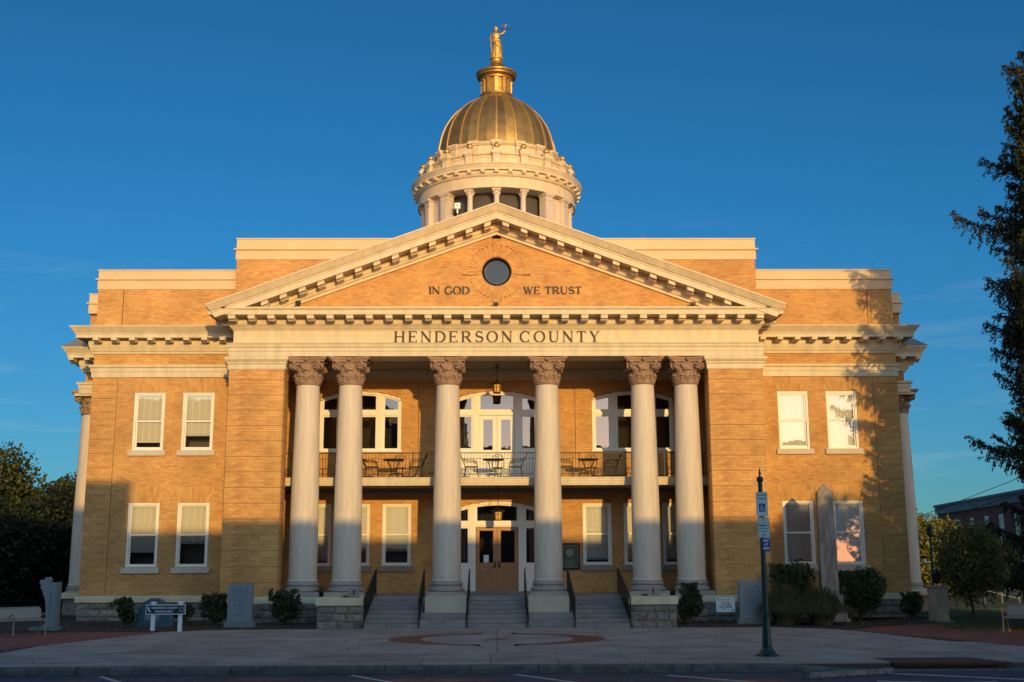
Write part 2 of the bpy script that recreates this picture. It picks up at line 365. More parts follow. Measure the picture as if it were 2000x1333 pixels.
def fan(bm, x0, x1, z0, z1, spread=.16, n=None, y=-.004):
    """flat arch of soldier bricks"""
    n = n or round((x1-x0)/.073)
    for i in range(n):
        a, b = i/n, (i+1)/n; g = .004
        xb0, xb1 = x0+(x1-x0)*a+g, x0+(x1-x0)*b-g
        X0, X1 = x0-spread, x1+spread
        xt0, xt1 = X0+(X1-X0)*a+g, X0+(X1-X0)*b-g
        zc = [z0+.004, z0+(z1-z0)*random.choice((.35,.5,.65)), z1-.003]
        for j in range(2):
            t0, t1 = (zc[j]-z0)/(z1-z0), (zc[j+1]-z0)/(z1-z0)
            p = [(xb0+(xt0-xb0)*t0, zc[j]+.003), (xb1+(xt1-xb1)*t0, zc[j]+.003), (xb1+(xt1-xb1)*t1, zc[j+1]-.003), (xb0+(xt0-xb0)*t1, zc[j+1]-.003)]
            bm.prism(p, y-random.uniform(0,.005), .008)
def fanholes(x0, x1, z0, z1, spread=.16):
    def f(z):
        if z0 <= z <= z1:
            t = (z-z0)/(z1-z0); return [(x0-spread*t, x1+spread*t)]
        return []
    return f

CH = thing('courthouse', 'buff brick courthouse with six column portico, pediment and gilded dome', 'courthouse')
def part(mb, name, m, parent=None, **k): return mb.obj(name, m, parent or CH, **k)

# ---------------------------------------------------------------- windows
def sash_window(x0, x1, z0, z1, Y, blind=1.0, sill='sill', gl='glass', bm_='blind', tapes=3, sillh=.2, Tf=None, extra=None, bcol=None, slat=.034):
    T = Tf or (lambda x,y,z: (x, y+Y, z))
    f = MB(T); t = .085; d0, d1 = .03, .16
    f.box(x0, x0+t, d0, d1, z0, z1); f.box(x1-t, x1, d0, d1, z0, z1); f.box(x0+t, x1-t, d0, d1, z1-t, z1); f.box(x0+t, x1-t, d0, d1, z0, z0+.06)
    f.box(x0+.012, x0+t*.55, d0-.014, d0, z0, z1-.012); f.box(x1-t*.55, x1-.012, d0-.014, d0, z0, z1-.012); f.box(x0+t*.55, x1-t*.55, d0-.014, d0, z1-t*.55, z1-.012)
    W = f.obj('window', 'white', CH)
    a, b = x0+t+.002, x1-t-.002; zm = (z0+z1)/2; s = .048
    for k, (q0, q1, yy) in enumerate(((zm-.025, z1-t-.002, .075), (z0+.062, zm+.02, .105))):
        g = MB(T); g.box(a, a+s, yy, yy+.03, q0, q1); g.box(b-s, b, yy, yy+.03, q0, q1)
        g.box(a+s, b-s, yy, yy+.03, q1-s, q1); g.box(a+s, b-s, yy, yy+.03, q0, q0+s*1.3); g.obj('sash', 'white', W)
        p = MB(T); p.add([(a+s, yy+.015, q0+s), (b-s, yy+.015, q0+s), (b-s, yy+.015, q1-s), (a+s, yy+.015, q1-s)], [(0,1,2,3)]); p.obj('pane', gl, W)
    if blind > 0:
        zb = z1-t-(z1-z0-t-.06)*blind; g = MB(T); z = z1-t-.05
        while z > zb+.03:
            g.add([(a+.01, .158, z), (b-.01, .158, z), (b-.01, .173, z+slat*.84), (a+.01, .173, z+slat*.84)], [(0,1,2,3)]); z -= slat
        g.box(a+.01, b-.01, .15, .18, zb, zb+.03); g.box(a+.01, b-.01, .15, .18, z1-t-.05, z1-t)
        g.obj('blind', bm_, W, kind='stuff')
        g = MB(T)
        for i in range(tapes):
            x = a+(b-a)*(i+1)/(tapes+1); g.box(x-.011, x+.011, .148, .156, zb+.03, z1-t-.02)
        g.obj('blind_tape', 'blindw', W)
    g = MB(T)
    g.add([(a,.9,z0),(b,.9,z0),(b,.9,z1),(a,.9,z1), (a,.17,z0),(b,.17,z0),(b,.17,z1),(a,.17,z1)], [(0,1,2,3),(4,0,3,7),(1,5,6,2),(3,2,6,7),(0,4,5,1)])
    g.obj('room', 'room' , W)
    if sill:
        g = MB(T); g.box(x0-.11, x1+.11, -.09, .12, z0-sillh, z0-.002); g.obj('sill', sill, W, bevel=.008)
    return W

# ---------------------------------------------------------------- walls: wings
WX, PX0, PX1 = 14.8, 7.45, 9.38
LWX = [(-13.24,-12.11), (-11.47,-10.32)]; RWX = [(10.32,11.45), (12.11,13.25)]
WZ = [(1.86,4.15), (6.03,8.15)]
for sgn, wx in ((-1, LWX), (1, RWX)):
    T = lambda x,y,z: (x, y+1.9, z)
    xa, xb = (-WX+.93, -9.2) if sgn < 0 else (9.2, WX-.93)
    rects = [(a, b, z0, z1) for a, b in wx for z0, z1 in WZ]
    fans = [fanholes(a, b, 4.15, 4.72) for a, b in wx]+[fanholes(a, b, 8.15, 8.69) for a, b in wx]
    def holes(z):
        h = [(a,b) for a,b,p,q in rects if p < z < q]
        for f in fans: h += f(z)
        return h
    bm, wm = MB(), MB()
    brickwork(bm, wm, lambda z: (xa, xb), .88, 8.70, holes, T=T)
    for a, b in wx: fan(bm, a, b, 4.15, 4.72); fan(bm, a, b, 8.15, 8.69)
    for a, b in wx:
        for q0, q1 in ((4.15,4.72),(8.15,8.69)): wm.prism([(a,q0),(b,q0),(b+.16,q1),(a-.16,q1)], .008, .25)
    W = wm.obj('wall', 'mortar', CH); bm.obj('brickwork', 'brick', W, kind='stuff')
    # corner quoins: blocks of eight courses with recessed joints
    q0, q1 = (-WX, -WX+.93) if sgn < 0 else (WX-.93, WX)
    core = MB(T); core.box(q0+.01, q1-.01, .012, .5, .88, 8.70); Q = core.obj('wall', 'mortar', CH)
    z = .88; k = 0
    while z < 8.66:
        z1 = min(z+.503, 8.70); b1, w1 = MB(), MB()
        brickwork(b1, w1, lambda zz: (q0, q1-.02 if sgn < 0 else q1), z+.007, z1-.005, lambda zz: [] if sgn < 0 else [(q0, q0+.02)], c=.063, T=lambda x,y,z: (x, y+1.9-.012, z), depth=.3)
        two(b1, w1, 'quoin_block', 'brick', Q); z = z1; k += 1
    # frieze brick and parapet brick
    bm, wm = MB(), MB(); xa, xb = (-WX, -9.2) if sgn < 0 else (9.2, WX)
    brickwork(bm, wm, lambda z: (xa, xb), 9.16, 9.70, lambda z: [], T=T)
    vj = -13.86 if sgn < 0 else 13.86
    brickwork(bm, wm, lambda z: (xa, xb), 10.3, 12.02, lambda z: [(vj-.012, vj+.012)], T=T)
    W = wm.obj('wall', 'mortar', CH); bm.obj('brickwork', 'brick', W, kind='stuff')
    for i, (a, b) in enumerate(wx):
        for j, (z0, z1) in enumerate(WZ):
            if sgn < 0: bl = [[.80, .72], [.87, .74]][i][0 if j == 0 else 1] if False else {(0,1):.88, (1,1):.76, (0,0):.78, (1,0):.64}[(i,j)]
            else: bl = .97
            sash_window(a, b, z0, z1, 1.9, blind=bl, gl='glass2' if (sgn > 0 and i and not j) else 'glass', bm_='blindw' if (sgn > 0 and j) else 'blind', slat=.03 if (sgn > 0 and j) else .036)
    # body of the wing behind the face, side walls, and the side bay
    b = MB(); s = sgn
    b.box(s*WX, s*(WX-.3), 2.15, 6.3, .88, 12.0); b.box(s*16.62, s*14.0, 6.3, 20, 9.07, 12.0); b.box(s*14.0, s*13.7, 6.3, 20, .8, 9.07)
    b.obj('side_wall', 'sidebk', CH)
    b = MB(); b.box(s*9.3, s*(WX-.02), 2.2, 20, 11.6, 11.7); b.obj('roof', 'roofm', CH)
    # water table
    path = [(s*9.2, 1.9), (s*WX, 1.9), (s*WX, 6.1), (s*17.0, 6.1), (s*17.0, 14)]
    if s < 0: path = path[::-1]
    prof = [(-.3,.66),(.10,.66),(.10,.84),(.07,.88),(-.3,.88)]
    part(MB().sweep(path, prof), 'water_table', 'paint', bevel=0)
    # string course
    path = [(s*9.2, 1.9), (s*WX, 1.9), (s*WX, 6.1)]
    if s < 0: path = path[::-1]
    prof = [(-.1,8.70),(.05,8.70),(.05,8.90),(.08,8.905),(.08,9.04),(.13,9.06),(.15,9.16),(-.1,9.16)]
    part(MB().sweep(path, prof), 'string_course', 'paint')
    path = [(s*WX, 6.1), (s*16.75, 6.1), (s*16.75, 14)]
    if s < 0: path = path[::-1]
    part(MB().sweep(path, prof), 'string_course', 'paint')
    # main cornice of the wing with modillions, wrapping to the side bay
    path = [(s*9.0, 1.9), (s*WX, 1.9), (s*WX, 6.1), (s*16.65, 6.1), (s*16.65, 16)]
    if s < 0: path = path[::-1]
    prof = [(-.1,9.67),(.06,9.67),(.07,9.74),(.10,9.76),(.16,9.93),(.18,10.02),(.18,10.20),(.50,10.21),(.50,10.19),(.53,10.19),(.53,10.31),(.56,10.33),(.56,10.36),(.70,10.55),(.72,10.58),(.72,10.61),(-.1,10.72)]
    prof = [(o, z-.10) for o, z in prof]
    part(MB().sweep(path, prof), 'cornice', 'paint')
    mo = MB(); mo.box(-.10, .10, -.48, 0, -.13, 0).box(-.10, .10, -.30, 0, -.165, -.13)
    if s < 0:
        MOD = mo.obj('modillion', 'paint', CH, loc=(-14.7, 1.72, 10.105)); first = True
    for k in range(9):
        x = s*(9.98+k*.655)
        if s > 0: x = 9.75+k*.63
        if s < 0 and k == 7: MOD.location = (x, 1.72, 10.105); continue
        if abs(x) < 15.2: inst(MOD, CH, (x, 1.72, 10.105))
    for k in range(5):
        inst(MOD, CH, (s*(WX+.18), 2.5+k*.66, 10.105), s*PI/2); 
    for k in range(3): inst(MOD, CH, (s*(15.75+k*.62), 5.92, 10.105))
    for k in range(8): inst(MOD, CH, (s*(16.83), 6.3+k*.66, 10.105), s*PI/2)
    # metal hip over the side bay cornice
    hp = MB(); hp.sweep(path[2:] if s > 0 else path[:3], [(.73,10.52),(-.02,11.15),(-.02,10.6)]); hp.obj('cornice_roof', 'roofm', CH)
    # parapet
    def parapet(path, zb, zt, nm='parapet'):
        h = zt-zb; p = [(-.35,zb),(.035,zb),(.035,zb+h*.46),(.10,zb+h*.47),(.10,zb+h*.53),(.02,zb+h*.56),(.02,zt-.05),(.05,zt-.045),(.05,zt),(-.35,zt)]
        return part(MB().sweep(path, p), nm, 'paintd')
    path = [(s*9.2, 1.9), (s*WX, 1.9), (s*WX, 9)]
    parapet(path if s > 0 else path[::-1], 12.01, 12.77)
    path = [(s*WX, 6.1), (s*16.62, 6.1), (s*16.62, 14)]
    parapet(path if s > 0 else path[::-1], 12.0, 12.83)
    # entablature of the side bay below its string course
    b = MB(); b.box(s*17.0, s*15.6, 6.12, 7.3, 8.62, 8.72); b.obj('side_architrave', 'paint', CH)
    b = MB(); b.box(s*16.6, s*WX, 6.14, 6.4, 9.16, 9.68); b.obj('side_frieze', 'sidebk', CH)
    # rock faced basement stones
    T = lambda x,y,z: (x, y+1.9, z)
    bw = MB(T); bw.box(s*9.3, s*(WX+.03), -.0, .4, -.1, .66); W = bw.obj('foundation', 'joint', CH)
    z = -.08
    for row, h in enumerate((.22,.27,.25)):
        x = 9.3+random.uniform(0,.2)
        while x < WX+.05:
            wd = random.uniform(.38,.85); x1 = min(x+wd, WX+.06); 
            if x1-x > .12:
                g = MB(T); j = [random.uniform(-.012,.012) for _ in range(8)]
                xa_, xb_ = sorted((s*(x+.012), s*(x1-.012))); za, zb = z+.012, z+h-.012; xm = (xa_+xb_)/2; zm = (za+zb)/2; pr = random.uniform(.04,.085)
                ii = .03
                g.add([(xa_,0,za),(xb_,0,za),(xb_,0,zb),(xa_,0,zb),(xa_+ii,-pr+j[0],za+ii),(xb_-ii,-pr+j[1],za+ii),(xb_-ii,-pr+j[2],zb-ii),(xa_+ii,-pr+j[3],zb-ii),(xm+j[4],-pr-.02,zm+j[5])],
                      [(0,1,5,4),(1,2,6,5),(2,3,7,6),(3,0,4,7),(4,5,8),(5,6,8),(6,7,8),(7,4,8)])
                g.obj('stone', 'stone', W)
            x = x1
        z += h
    # side bay podium
    g = MB(); g.box(s*16.95, s*(WX+.1), 6.2, 14, -.1, .66); g.obj('side_podium', 'stone', CH)
    g = MB(); g.box(s*17.0, s*WX, 6.15, 14, .60, .66); g.obj('side_floor', 'step', CH)

# ---------------------------------------------------------------- portico piers
for s in (-1, 1):
    x0, x1 = (PX0, PX1)
    core = MB(); core.box(s*(x0+.03), s*(x1-.03), .03, .82, .88, 9.0); core.box(s*(x1-.03), s*(x1-.35), .82, 1.9, .88, 9.0); P_ = core.obj('pier', 'mortar', CH)
    z = .88; joints = [.88+.36+.535*i for i in range(15)]
    zz = [.88]+[j for j in joints if j < 8.6]+[8.67]
    zt = 8.67; zz = [zt]
    zz.append(zt-.36)
    while zz[-1]-.535 > .88+.2: zz.append(zz[-1]-.535)
    zz.append(.88); zz = zz[::-1]
    for a, b in zip(zz[:-1], zz[1:]):
        b1, w1 = MB(), MB(); xl, xr = sorted((s*x0, s*x1))
        brickwork(b1, w1, lambda q: (xl, xr), a+.008, b-.006, lambda q: [], T=T0, depth=.2)
        # inner side (faces the doorway) and outer side
        for sx_, dr in ((s*x0, -s), (s*x1, s)):
            Ts = (lambda X, D: (lambda u,v,zq: (X-D*v if True else 0, u, zq)))(sx_, dr)
            brickwork(b1, w1, lambda q: (.004, .85 if dr == -s else 1.9), a+.008, b-.006, lambda q: [], T=Ts, depth=.03)
        two(b1, w1, 'brick_block', 'brick_dk', P_)
    # cap band above the pier
    pth = [(s*PX0+0, .9), (s*PX0, 0), (s*PX1, 0), (s*PX1, 1.9)]
    if s < 0: pth = pth[::-1]
    prof = [(-.2,8.67),(.035,8.67),(.035,8.69),(.05,8.70),(.05,8.86),(.07,8.865),(.09,8.90),(.07,8.94),(.10,8.96),(.15,9.03),(.15,9.10),(.13,9.125),(-.2,9.125)]
    part(MB().sweep(pth, prof), 'pier_capital', 'paint', P_)
    # water table + stone base of the pier / column podium
    pth = [(s*5.70, 0), (s*PX1, 0), (s*PX1, 1.9)]
    if s < 0: pth = pth[::-1]
    part(MB().sweep(pth, [(-.3,.67),(.09,.67),(.09,.84),(.06,.885),(-.3,.885)]), 'water_table', 'paint')
    pth = [(s*4.22, .2), (s*4.22, -2.6), (s*5.70, -2.6), (s*5.70, .2)]
    if s < 0: pth = pth[::-1]
    part(MB().sweep(pth, [(-.3,.70),(.03,.70),(.03,.90),(.0,.93),(-.9,.93)], closed=False), 'podium_cap', 'paint')
    g = MB(); g.box(s*4.4, s*5.55, -2.5, .3, .8, .925); g.obj('podium_cap', 'paint', CH)
    W = MB().box(s*4.25, s*5.68, -2.55, .3, -.1, .70).box(s*5.6, s*(PX1+.02), .02, .5, -.1, .67).obj('podium', 'joint', CH)
    def stones(xa, xb, Y, rows, face='y', Xp=0):
        z = -.06
        for h in rows:
            x = xa
            while x < xb-.05:
                x1 = min(x+random.uniform(.25,.6), xb); x1 = xb if xb-x1 < .15 else x1
                g = MB((lambda x,y,z: (x, y+Y, z)) if face == 'y' else (lambda u,v,z: (Xp+(v if Xp < 0 else -v)*(-1 if False else 1), u, z)))
                a_, b_, za, zb = x+.01, x1-.01, z+.01, z+h-.01; pr = random.uniform(.035,.07); ii = .025; xm = (a_+b_)/2+random.uniform(-.05,.05); zm = (za+zb)/2
                j = [random.uniform(-.012,.012) for _ in range(4)]
                g.add([(a_,0,za),(b_,0,za),(b_,0,zb),(a_,0,zb),(a_+ii,-pr+j[0],za+ii),(b_-ii,-pr+j[1],za+ii),(b_-ii,-pr+j[2],zb-ii),(a_+ii,-pr+j[3],zb-ii),(xm,-pr-.02,zm)],
                      [(0,1,5,4),(1,2,6,5),(2,3,7,6),(3,0,4,7),(4,5,8),(5,6,8),(6,7,8),(7,4,8)])
                g.obj('stone', 'stone', W); x = x1
            z += h
    a, b = sorted((s*4.25, s*5.68)); stones(a, b, -2.55, (.24,.26,.24))
    a, b = sorted((s*5.72, s*(PX1+.02))); stones(a, b, .02, (.24,.25,.22))
    stones(-2.5, 0.0, 0, (.24,.26,.24), 'x', s*5.68) if False else None

# ---------------------------------------------------------------- back wall of the porch
YB = 3.6
UW = [(-6.73,-3.63), (3.63,6.73)]; CD = (-1.58, 1.58)
LOWX = [(-7.26,-6.2), (-5.83,-4.75), (-4.29,-3.21), (3.21,4.29), (4.75,5.83), (6.2,7.26)]
def archw(x0, x1, zs, zc):      # interval function of a segmental arch
    h = zc-zs; hw = (x1-x0)/2; Rr = (hw*hw+h*h)/(2*h); cz = zc-Rr; cx = (x0+x1)/2
    def f(z):
        if z < zs: return (x0,x1)
        if z >= zc: return None
        q = math.sqrt(max(0, Rr*Rr-(z-cz)**2)); return (cx-q, cx+q)
    return f
aw = [archw(a, b, 8.14, 8.42) for a, b in UW]+[archw(*CD, 8.14, 8.42)]
al = archw(*CD, 3.96, 4.24)
def bholes(z):
    h = [(a,b) for a,b in LOWX if 1.87 < z < 4.16]
    if .88 < z < 4.24:
        q = al(z); h += [q] if q else []
    for i, f in enumerate(aw):
        if z > (4.98 if i == 2 else 6.1):
            q = f(z); h += [q] if q else []
    for j in (-2.98, 2.98):
        if z > 4.98: h.append((j-.008, j+.008))
    return h
bm, wm = MB(), MB(); TB = lambda x,y,z: (x, y+YB, z)
brickwork(bm, wm, lambda z: (-9.1, 9.1), .88, 8.85, bholes, T=TB, depth=.3)
W = wm.obj('wall', 'mortar', CH); bm.obj('brickwork', 'brick', W, kind='stuff')
for i, (a, b) in enumerate(LOWX):
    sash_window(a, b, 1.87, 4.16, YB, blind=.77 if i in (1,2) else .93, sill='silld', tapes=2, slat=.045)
def arch_strip(mb, x0, x1, zs, zc, t, y0, y1, n=18, xa=None, xb=None):
    """band following a segmental arch between plan x xa..xb"""
    h = zc-zs; hw = (x1-x0)/2; Rr = (hw*hw+h*h)/(2*h); cz = zc-Rr; cx = (x0+x1)/2
    xa = x0 if xa is None else xa; xb = x1 if xb is None else xb
    Z = lambda x: cz+math.sqrt(max(0, Rr*Rr-(x-cx)**2))
    for i in range(n):
        p, q = xa+(xb-xa)*i/n, xa+(xb-xa)*(i+1)/n
        mb.prism([(p, Z(p)-t), (q, Z(q)-t), (q, Z(q)), (p, Z(p))], y0, y1)
    return Z
def arch_window(x0, x1, zb, zs, zc, cx0, cx1, ztr, door=None, zpanel=None):
    """three light arched window: casing, mullions, transom bar, sashes, panes"""
    f = MB(TB); t = .09
    Z = arch_strip(f, x0, x1, zs, zc, t, .03, .2)
    f.box(x0, x0+t, .03, .2, zb, zs-.04); f.box(x1-t, x1, .03, .2, zb, zs-.04)
    W = f.obj('window', 'white', CH)
    mw = .24
    for a, b in ((cx0-mw, cx0), (cx1, cx1+mw)):
        g = MB(TB); g.prism([(a, zb), (b, zb), (b, Z(b)-t), (a, Z(a)-t)], .045, .19)
        g.box((a+b)/2-.03, (a+b)/2+.03, .03, .045, zb, min(Z(a), Z(b))-t-.01)
        g.obj('mullion', 'white', W)
    lights = [(x0+t, cx0-mw), (cx0, cx1), (cx1+mw, x1-t)]
    g = MB(TB)
    for a, b in lights: g.box(a, b, .05, .18, ztr, ztr+.17); g.box(a, b, .035, .05, ztr+.05, ztr+.09)
    g.obj('transom_bar', 'white', W)
    s = .055
    for k, (a, b) in enumerate(lights):
        # upper light
        fr = MB(TB); n = 8
        for i in range(n):
            p, q = a+(b-a)*i/n, a+(b-a)*(i+1)/n
            fr.prism([(p, Z(p)-t-s), (q, Z(q)-t-s), (q, Z(q)-t), (p, Z(p)-t)], .09, .13)
        fr.box(a, a+s, .09, .13, ztr+.17, Z(a)-t-s); fr.box(b-s, b, .09, .13, ztr+.17, Z(b)-t-s); fr.box(a+s, b-s, .09, .13, ztr+.17, ztr+.17+s)
        fr.obj('sash', 'white', W)
        pn = MB(TB); top = [(a+(b-a)*i/n, .11, Z(a+(b-a)*i/n)-t-s*.5) for i in range(n, -1, -1)]
        pn.add([(a, .11, ztr+.17), (b, .11, ztr+.17)]+top, [tuple(range(n+3))]); pn.obj('pane', 'glass', W)
        if k == 1 and door: continue
        z0 = zb if not zpanel else zpanel
        fr = MB(TB); fr.box(a, a+s, .09, .13, z0, ztr); fr.box(b-s, b, .09, .13, z0, ztr); fr.box(a+s, b-s, .09, .13, ztr-s, ztr); fr.box(a+s, b-s, .09, .13, z0, z0+s*1.4)
        fr.obj('sash', 'white', W)
        pn = MB(TB); pn.add([(a, .11, z0), (b, .11, z0), (b, .11, ztr), (a, .11, ztr)], [(0,1,2,3)]); pn.obj('pane', 'glass', W)
        if zpanel:
            p = MB(TB); p.box(a, b, .07, .16, zb, zpanel); p.box(a+.08, b-.08, .055, .07, zb+.25, zb+.27); p.box(a+.08, b-.08, .055, .07, zpanel-.2, zpanel-.18)
            p.box(a+.08, a+.10, .055, .07, zb+.27, zpanel-.2); p.box(b-.10, b-.08, .055, .07, zb+.27, zpanel-.2); p.obj('panel', 'white', W)
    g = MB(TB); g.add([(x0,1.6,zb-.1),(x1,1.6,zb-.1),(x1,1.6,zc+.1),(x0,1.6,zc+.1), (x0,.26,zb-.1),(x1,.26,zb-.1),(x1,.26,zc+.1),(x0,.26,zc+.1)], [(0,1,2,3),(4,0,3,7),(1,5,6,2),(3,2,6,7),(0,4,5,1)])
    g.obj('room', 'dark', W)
    return W
for a, b in UW:
    c = (a+b)/2; W = arch_window(a, b, 6.17, 8.14, 8.42, c-.62, c+.62, 7.50)
    MB(TB).box(a-.03, b+.03, -.05, .2, 6.1, 6.17).obj('sill', 'white', W)
    MB(TB).box(a, b, .02, .05, 5.02, 6.1).obj('panel', 'paintd', W)
W = arch_window(*CD, 5.0, 8.14, 8.42, -.68, .68, 7.50, door=True, zpanel=6.17)
def leaf_door(x0, x1, z0, z1, gz0, m, W, y=.09, st=.16, handle=0, gl='glass'):
    d = MB(TB); d.box(x0, x0+st, y, y+.05, z0, z1); d.box(x1-st, x1, y, y+.05, z0, z1); d.box(x0+st, x1-st, y, y+.05, z1-st, z1); d.box(x0+st, x1-st, y, y+.05, gz0-st, gz0); d.box(x0+st, x1-st, y, y+.05, z0, z0+.12)
    D = d.obj('door', m, W, bevel=.006)
    p = MB(TB); p.add([(x0+st,y+.025,gz0),(x1-st,y+.025,gz0),(x1-st,y+.025,z1-st),(x0+st,y+.025,z1-st)], [(0,1,2,3)]); p.obj('door_pane', gl, W)
    p = MB(TB); n = 3; zz = [z0+.12+(gz0-st-z0-.12)*i/n for i in range(n+1)]
    for i in range(n): p.box(x0+st, x1-st, y+.035, y+.048, zz[i], zz[i+1]); p.box(x0+st+.05, x1-st-.05, y+.008, y+.035, zz[i]+.07, zz[i+1]-.05); p.box(x0+st, x1-st, y-.006, y+.034, zz[i+1]-.045, zz[i+1])
    p.obj('door_panel', m, W, bevel=.005)
    if handle:
        hx = x1-.07 if handle > 0 else x0+.07; h = MB(TB); h.box(hx-.025, hx+.025, y-.012, y, gz0-.20, gz0+.03); h.box(*(sorted((hx, hx-handle*.10))), y-.05, y-.025, gz0-.13, gz0-.10); h.box(hx-.01, hx+.01, y-.03, y-.01, gz0-.13, gz0-.10)
        h.obj('door_handle', 'black', W)
leaf_door(-.675, -.004, 5.0, 7.49, 6.18, 'white', W, handle=0); leaf_door(.004, .675, 5.0, 7.49, 6.18, 'white', W)
W = arch_window(*CD, .9, 3.96, 4.24, -.80, .80, 3.30, door=True, zpanel=1.9)
leaf_door(-.795, -.004, .95, 3.295, 1.98, 'wood', W, handle=1, st=.14); leaf_door(.004, .795, .95, 3.295, 1.98, 'wood', W, handle=-1, st=.14)
h = MB(TB)
for x in (-.79,.79):
    for z in (1.15,1.9,2.5,3.1): h.box(x-.012, x+.012, .06, .09, z, z+.12)
h.obj('hinge', 'black', W)
h = MB(TB); h.box(-.50, -.31, .094, .098, 1.99, 2.26); tag(h.obj('paper_notice', 'wht'), 'white paper notice taped inside the left oak door pane', 'notice')
MB(TB).box(-1.6, 1.6, -.18, .1, .88, .945).obj('door_step', 'step', CH)
# ceiling, soffit, crown and balcony
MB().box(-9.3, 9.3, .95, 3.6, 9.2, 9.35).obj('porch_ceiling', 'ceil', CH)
part(MB().sweep([(-9.1, 3.6), (9.1, 3.6)], [(0,8.83),(.03,8.83),(.05,8.95),(.14,9.08),(.2,9.19),(0,9.19)]), 'ceiling_cornice', 'paint')
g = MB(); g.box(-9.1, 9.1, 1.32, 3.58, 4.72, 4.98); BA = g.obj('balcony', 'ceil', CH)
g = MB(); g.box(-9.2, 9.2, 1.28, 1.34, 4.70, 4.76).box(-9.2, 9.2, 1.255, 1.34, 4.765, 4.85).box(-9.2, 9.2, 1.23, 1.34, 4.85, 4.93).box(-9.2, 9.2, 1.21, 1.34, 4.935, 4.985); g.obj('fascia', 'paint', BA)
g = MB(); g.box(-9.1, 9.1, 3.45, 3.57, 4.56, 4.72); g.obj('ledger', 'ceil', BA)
rl = MB(); rl.box(-9.1, 9.1, 1.335, 1.365, 5.845, 5.875).box(-9.1, 9.1, 1.34, 1.36, 5.645, 5.662).box(-9.1, 9.1, 1.34, 1.36, 5.10, 5.115)
RL = rl.obj('railing', 'black', BA)
bl = MB(); bl.box(-.006, .006, 1.344, 1.356, 0, .74); b0 = bl.obj('baluster', 'black', RL, loc=(-9.0,0,5.105)); k = 0
for i in range(1, 164):
    inst(b0, RL, (-9.0+i*.1105, 0, 5.105))
for x in (-6.0,-3.0,-.0+2.95,6.0,-7.4,7.4): MB().box(x-.015, x+.015, 1.335, 1.365, 4.98, 5.85).obj('rail_post', 'black', RL)
# interior end walls of the porch
for s in (-1, 1): MB().box(s*9.1, s*9.35, 1.95, 3.9, .88, 9.2).obj('side_wall', 'sidebk', CH)

# ---------------------------------------------------------------- porch floor and steps
MB().box(-9.0, 9.0, -.05, 3.62, .6, .88).obj('porch_floor', 'step', CH)
nst = 7
for i in range(nst):
    y0 = -2.80+i*.40; z1 = .88*(i+1)/nst
    for a, b in ((-4.22,-2.42), (-.98,.98), (2.42,4.22)):
        o = MB().box(a, b, y0, y0+.47 if i < nst-1 else y0+.4, z1-.88/nst+.003 if i else -.05, z1).obj('step', 'step', CH, bevel=.012)
for s in (-1, 1):
    a, b = sorted((s*.99, s*2.43))
    MB().box(a, b, -2.74, -.4, -.05, .24).obj('cheek_block', 'step', CH, bevel=.012)
    MB().box(a+.02, b-.02, -2.3, -.4, .24, .42).obj('cheek_block', 'step', CH, bevel=.012)
    MB().box(s*1.01, s*2.34, -1.75+.0, 1.3, .42, .93).obj('pedestal', 'planter', CH, bevel=.01)

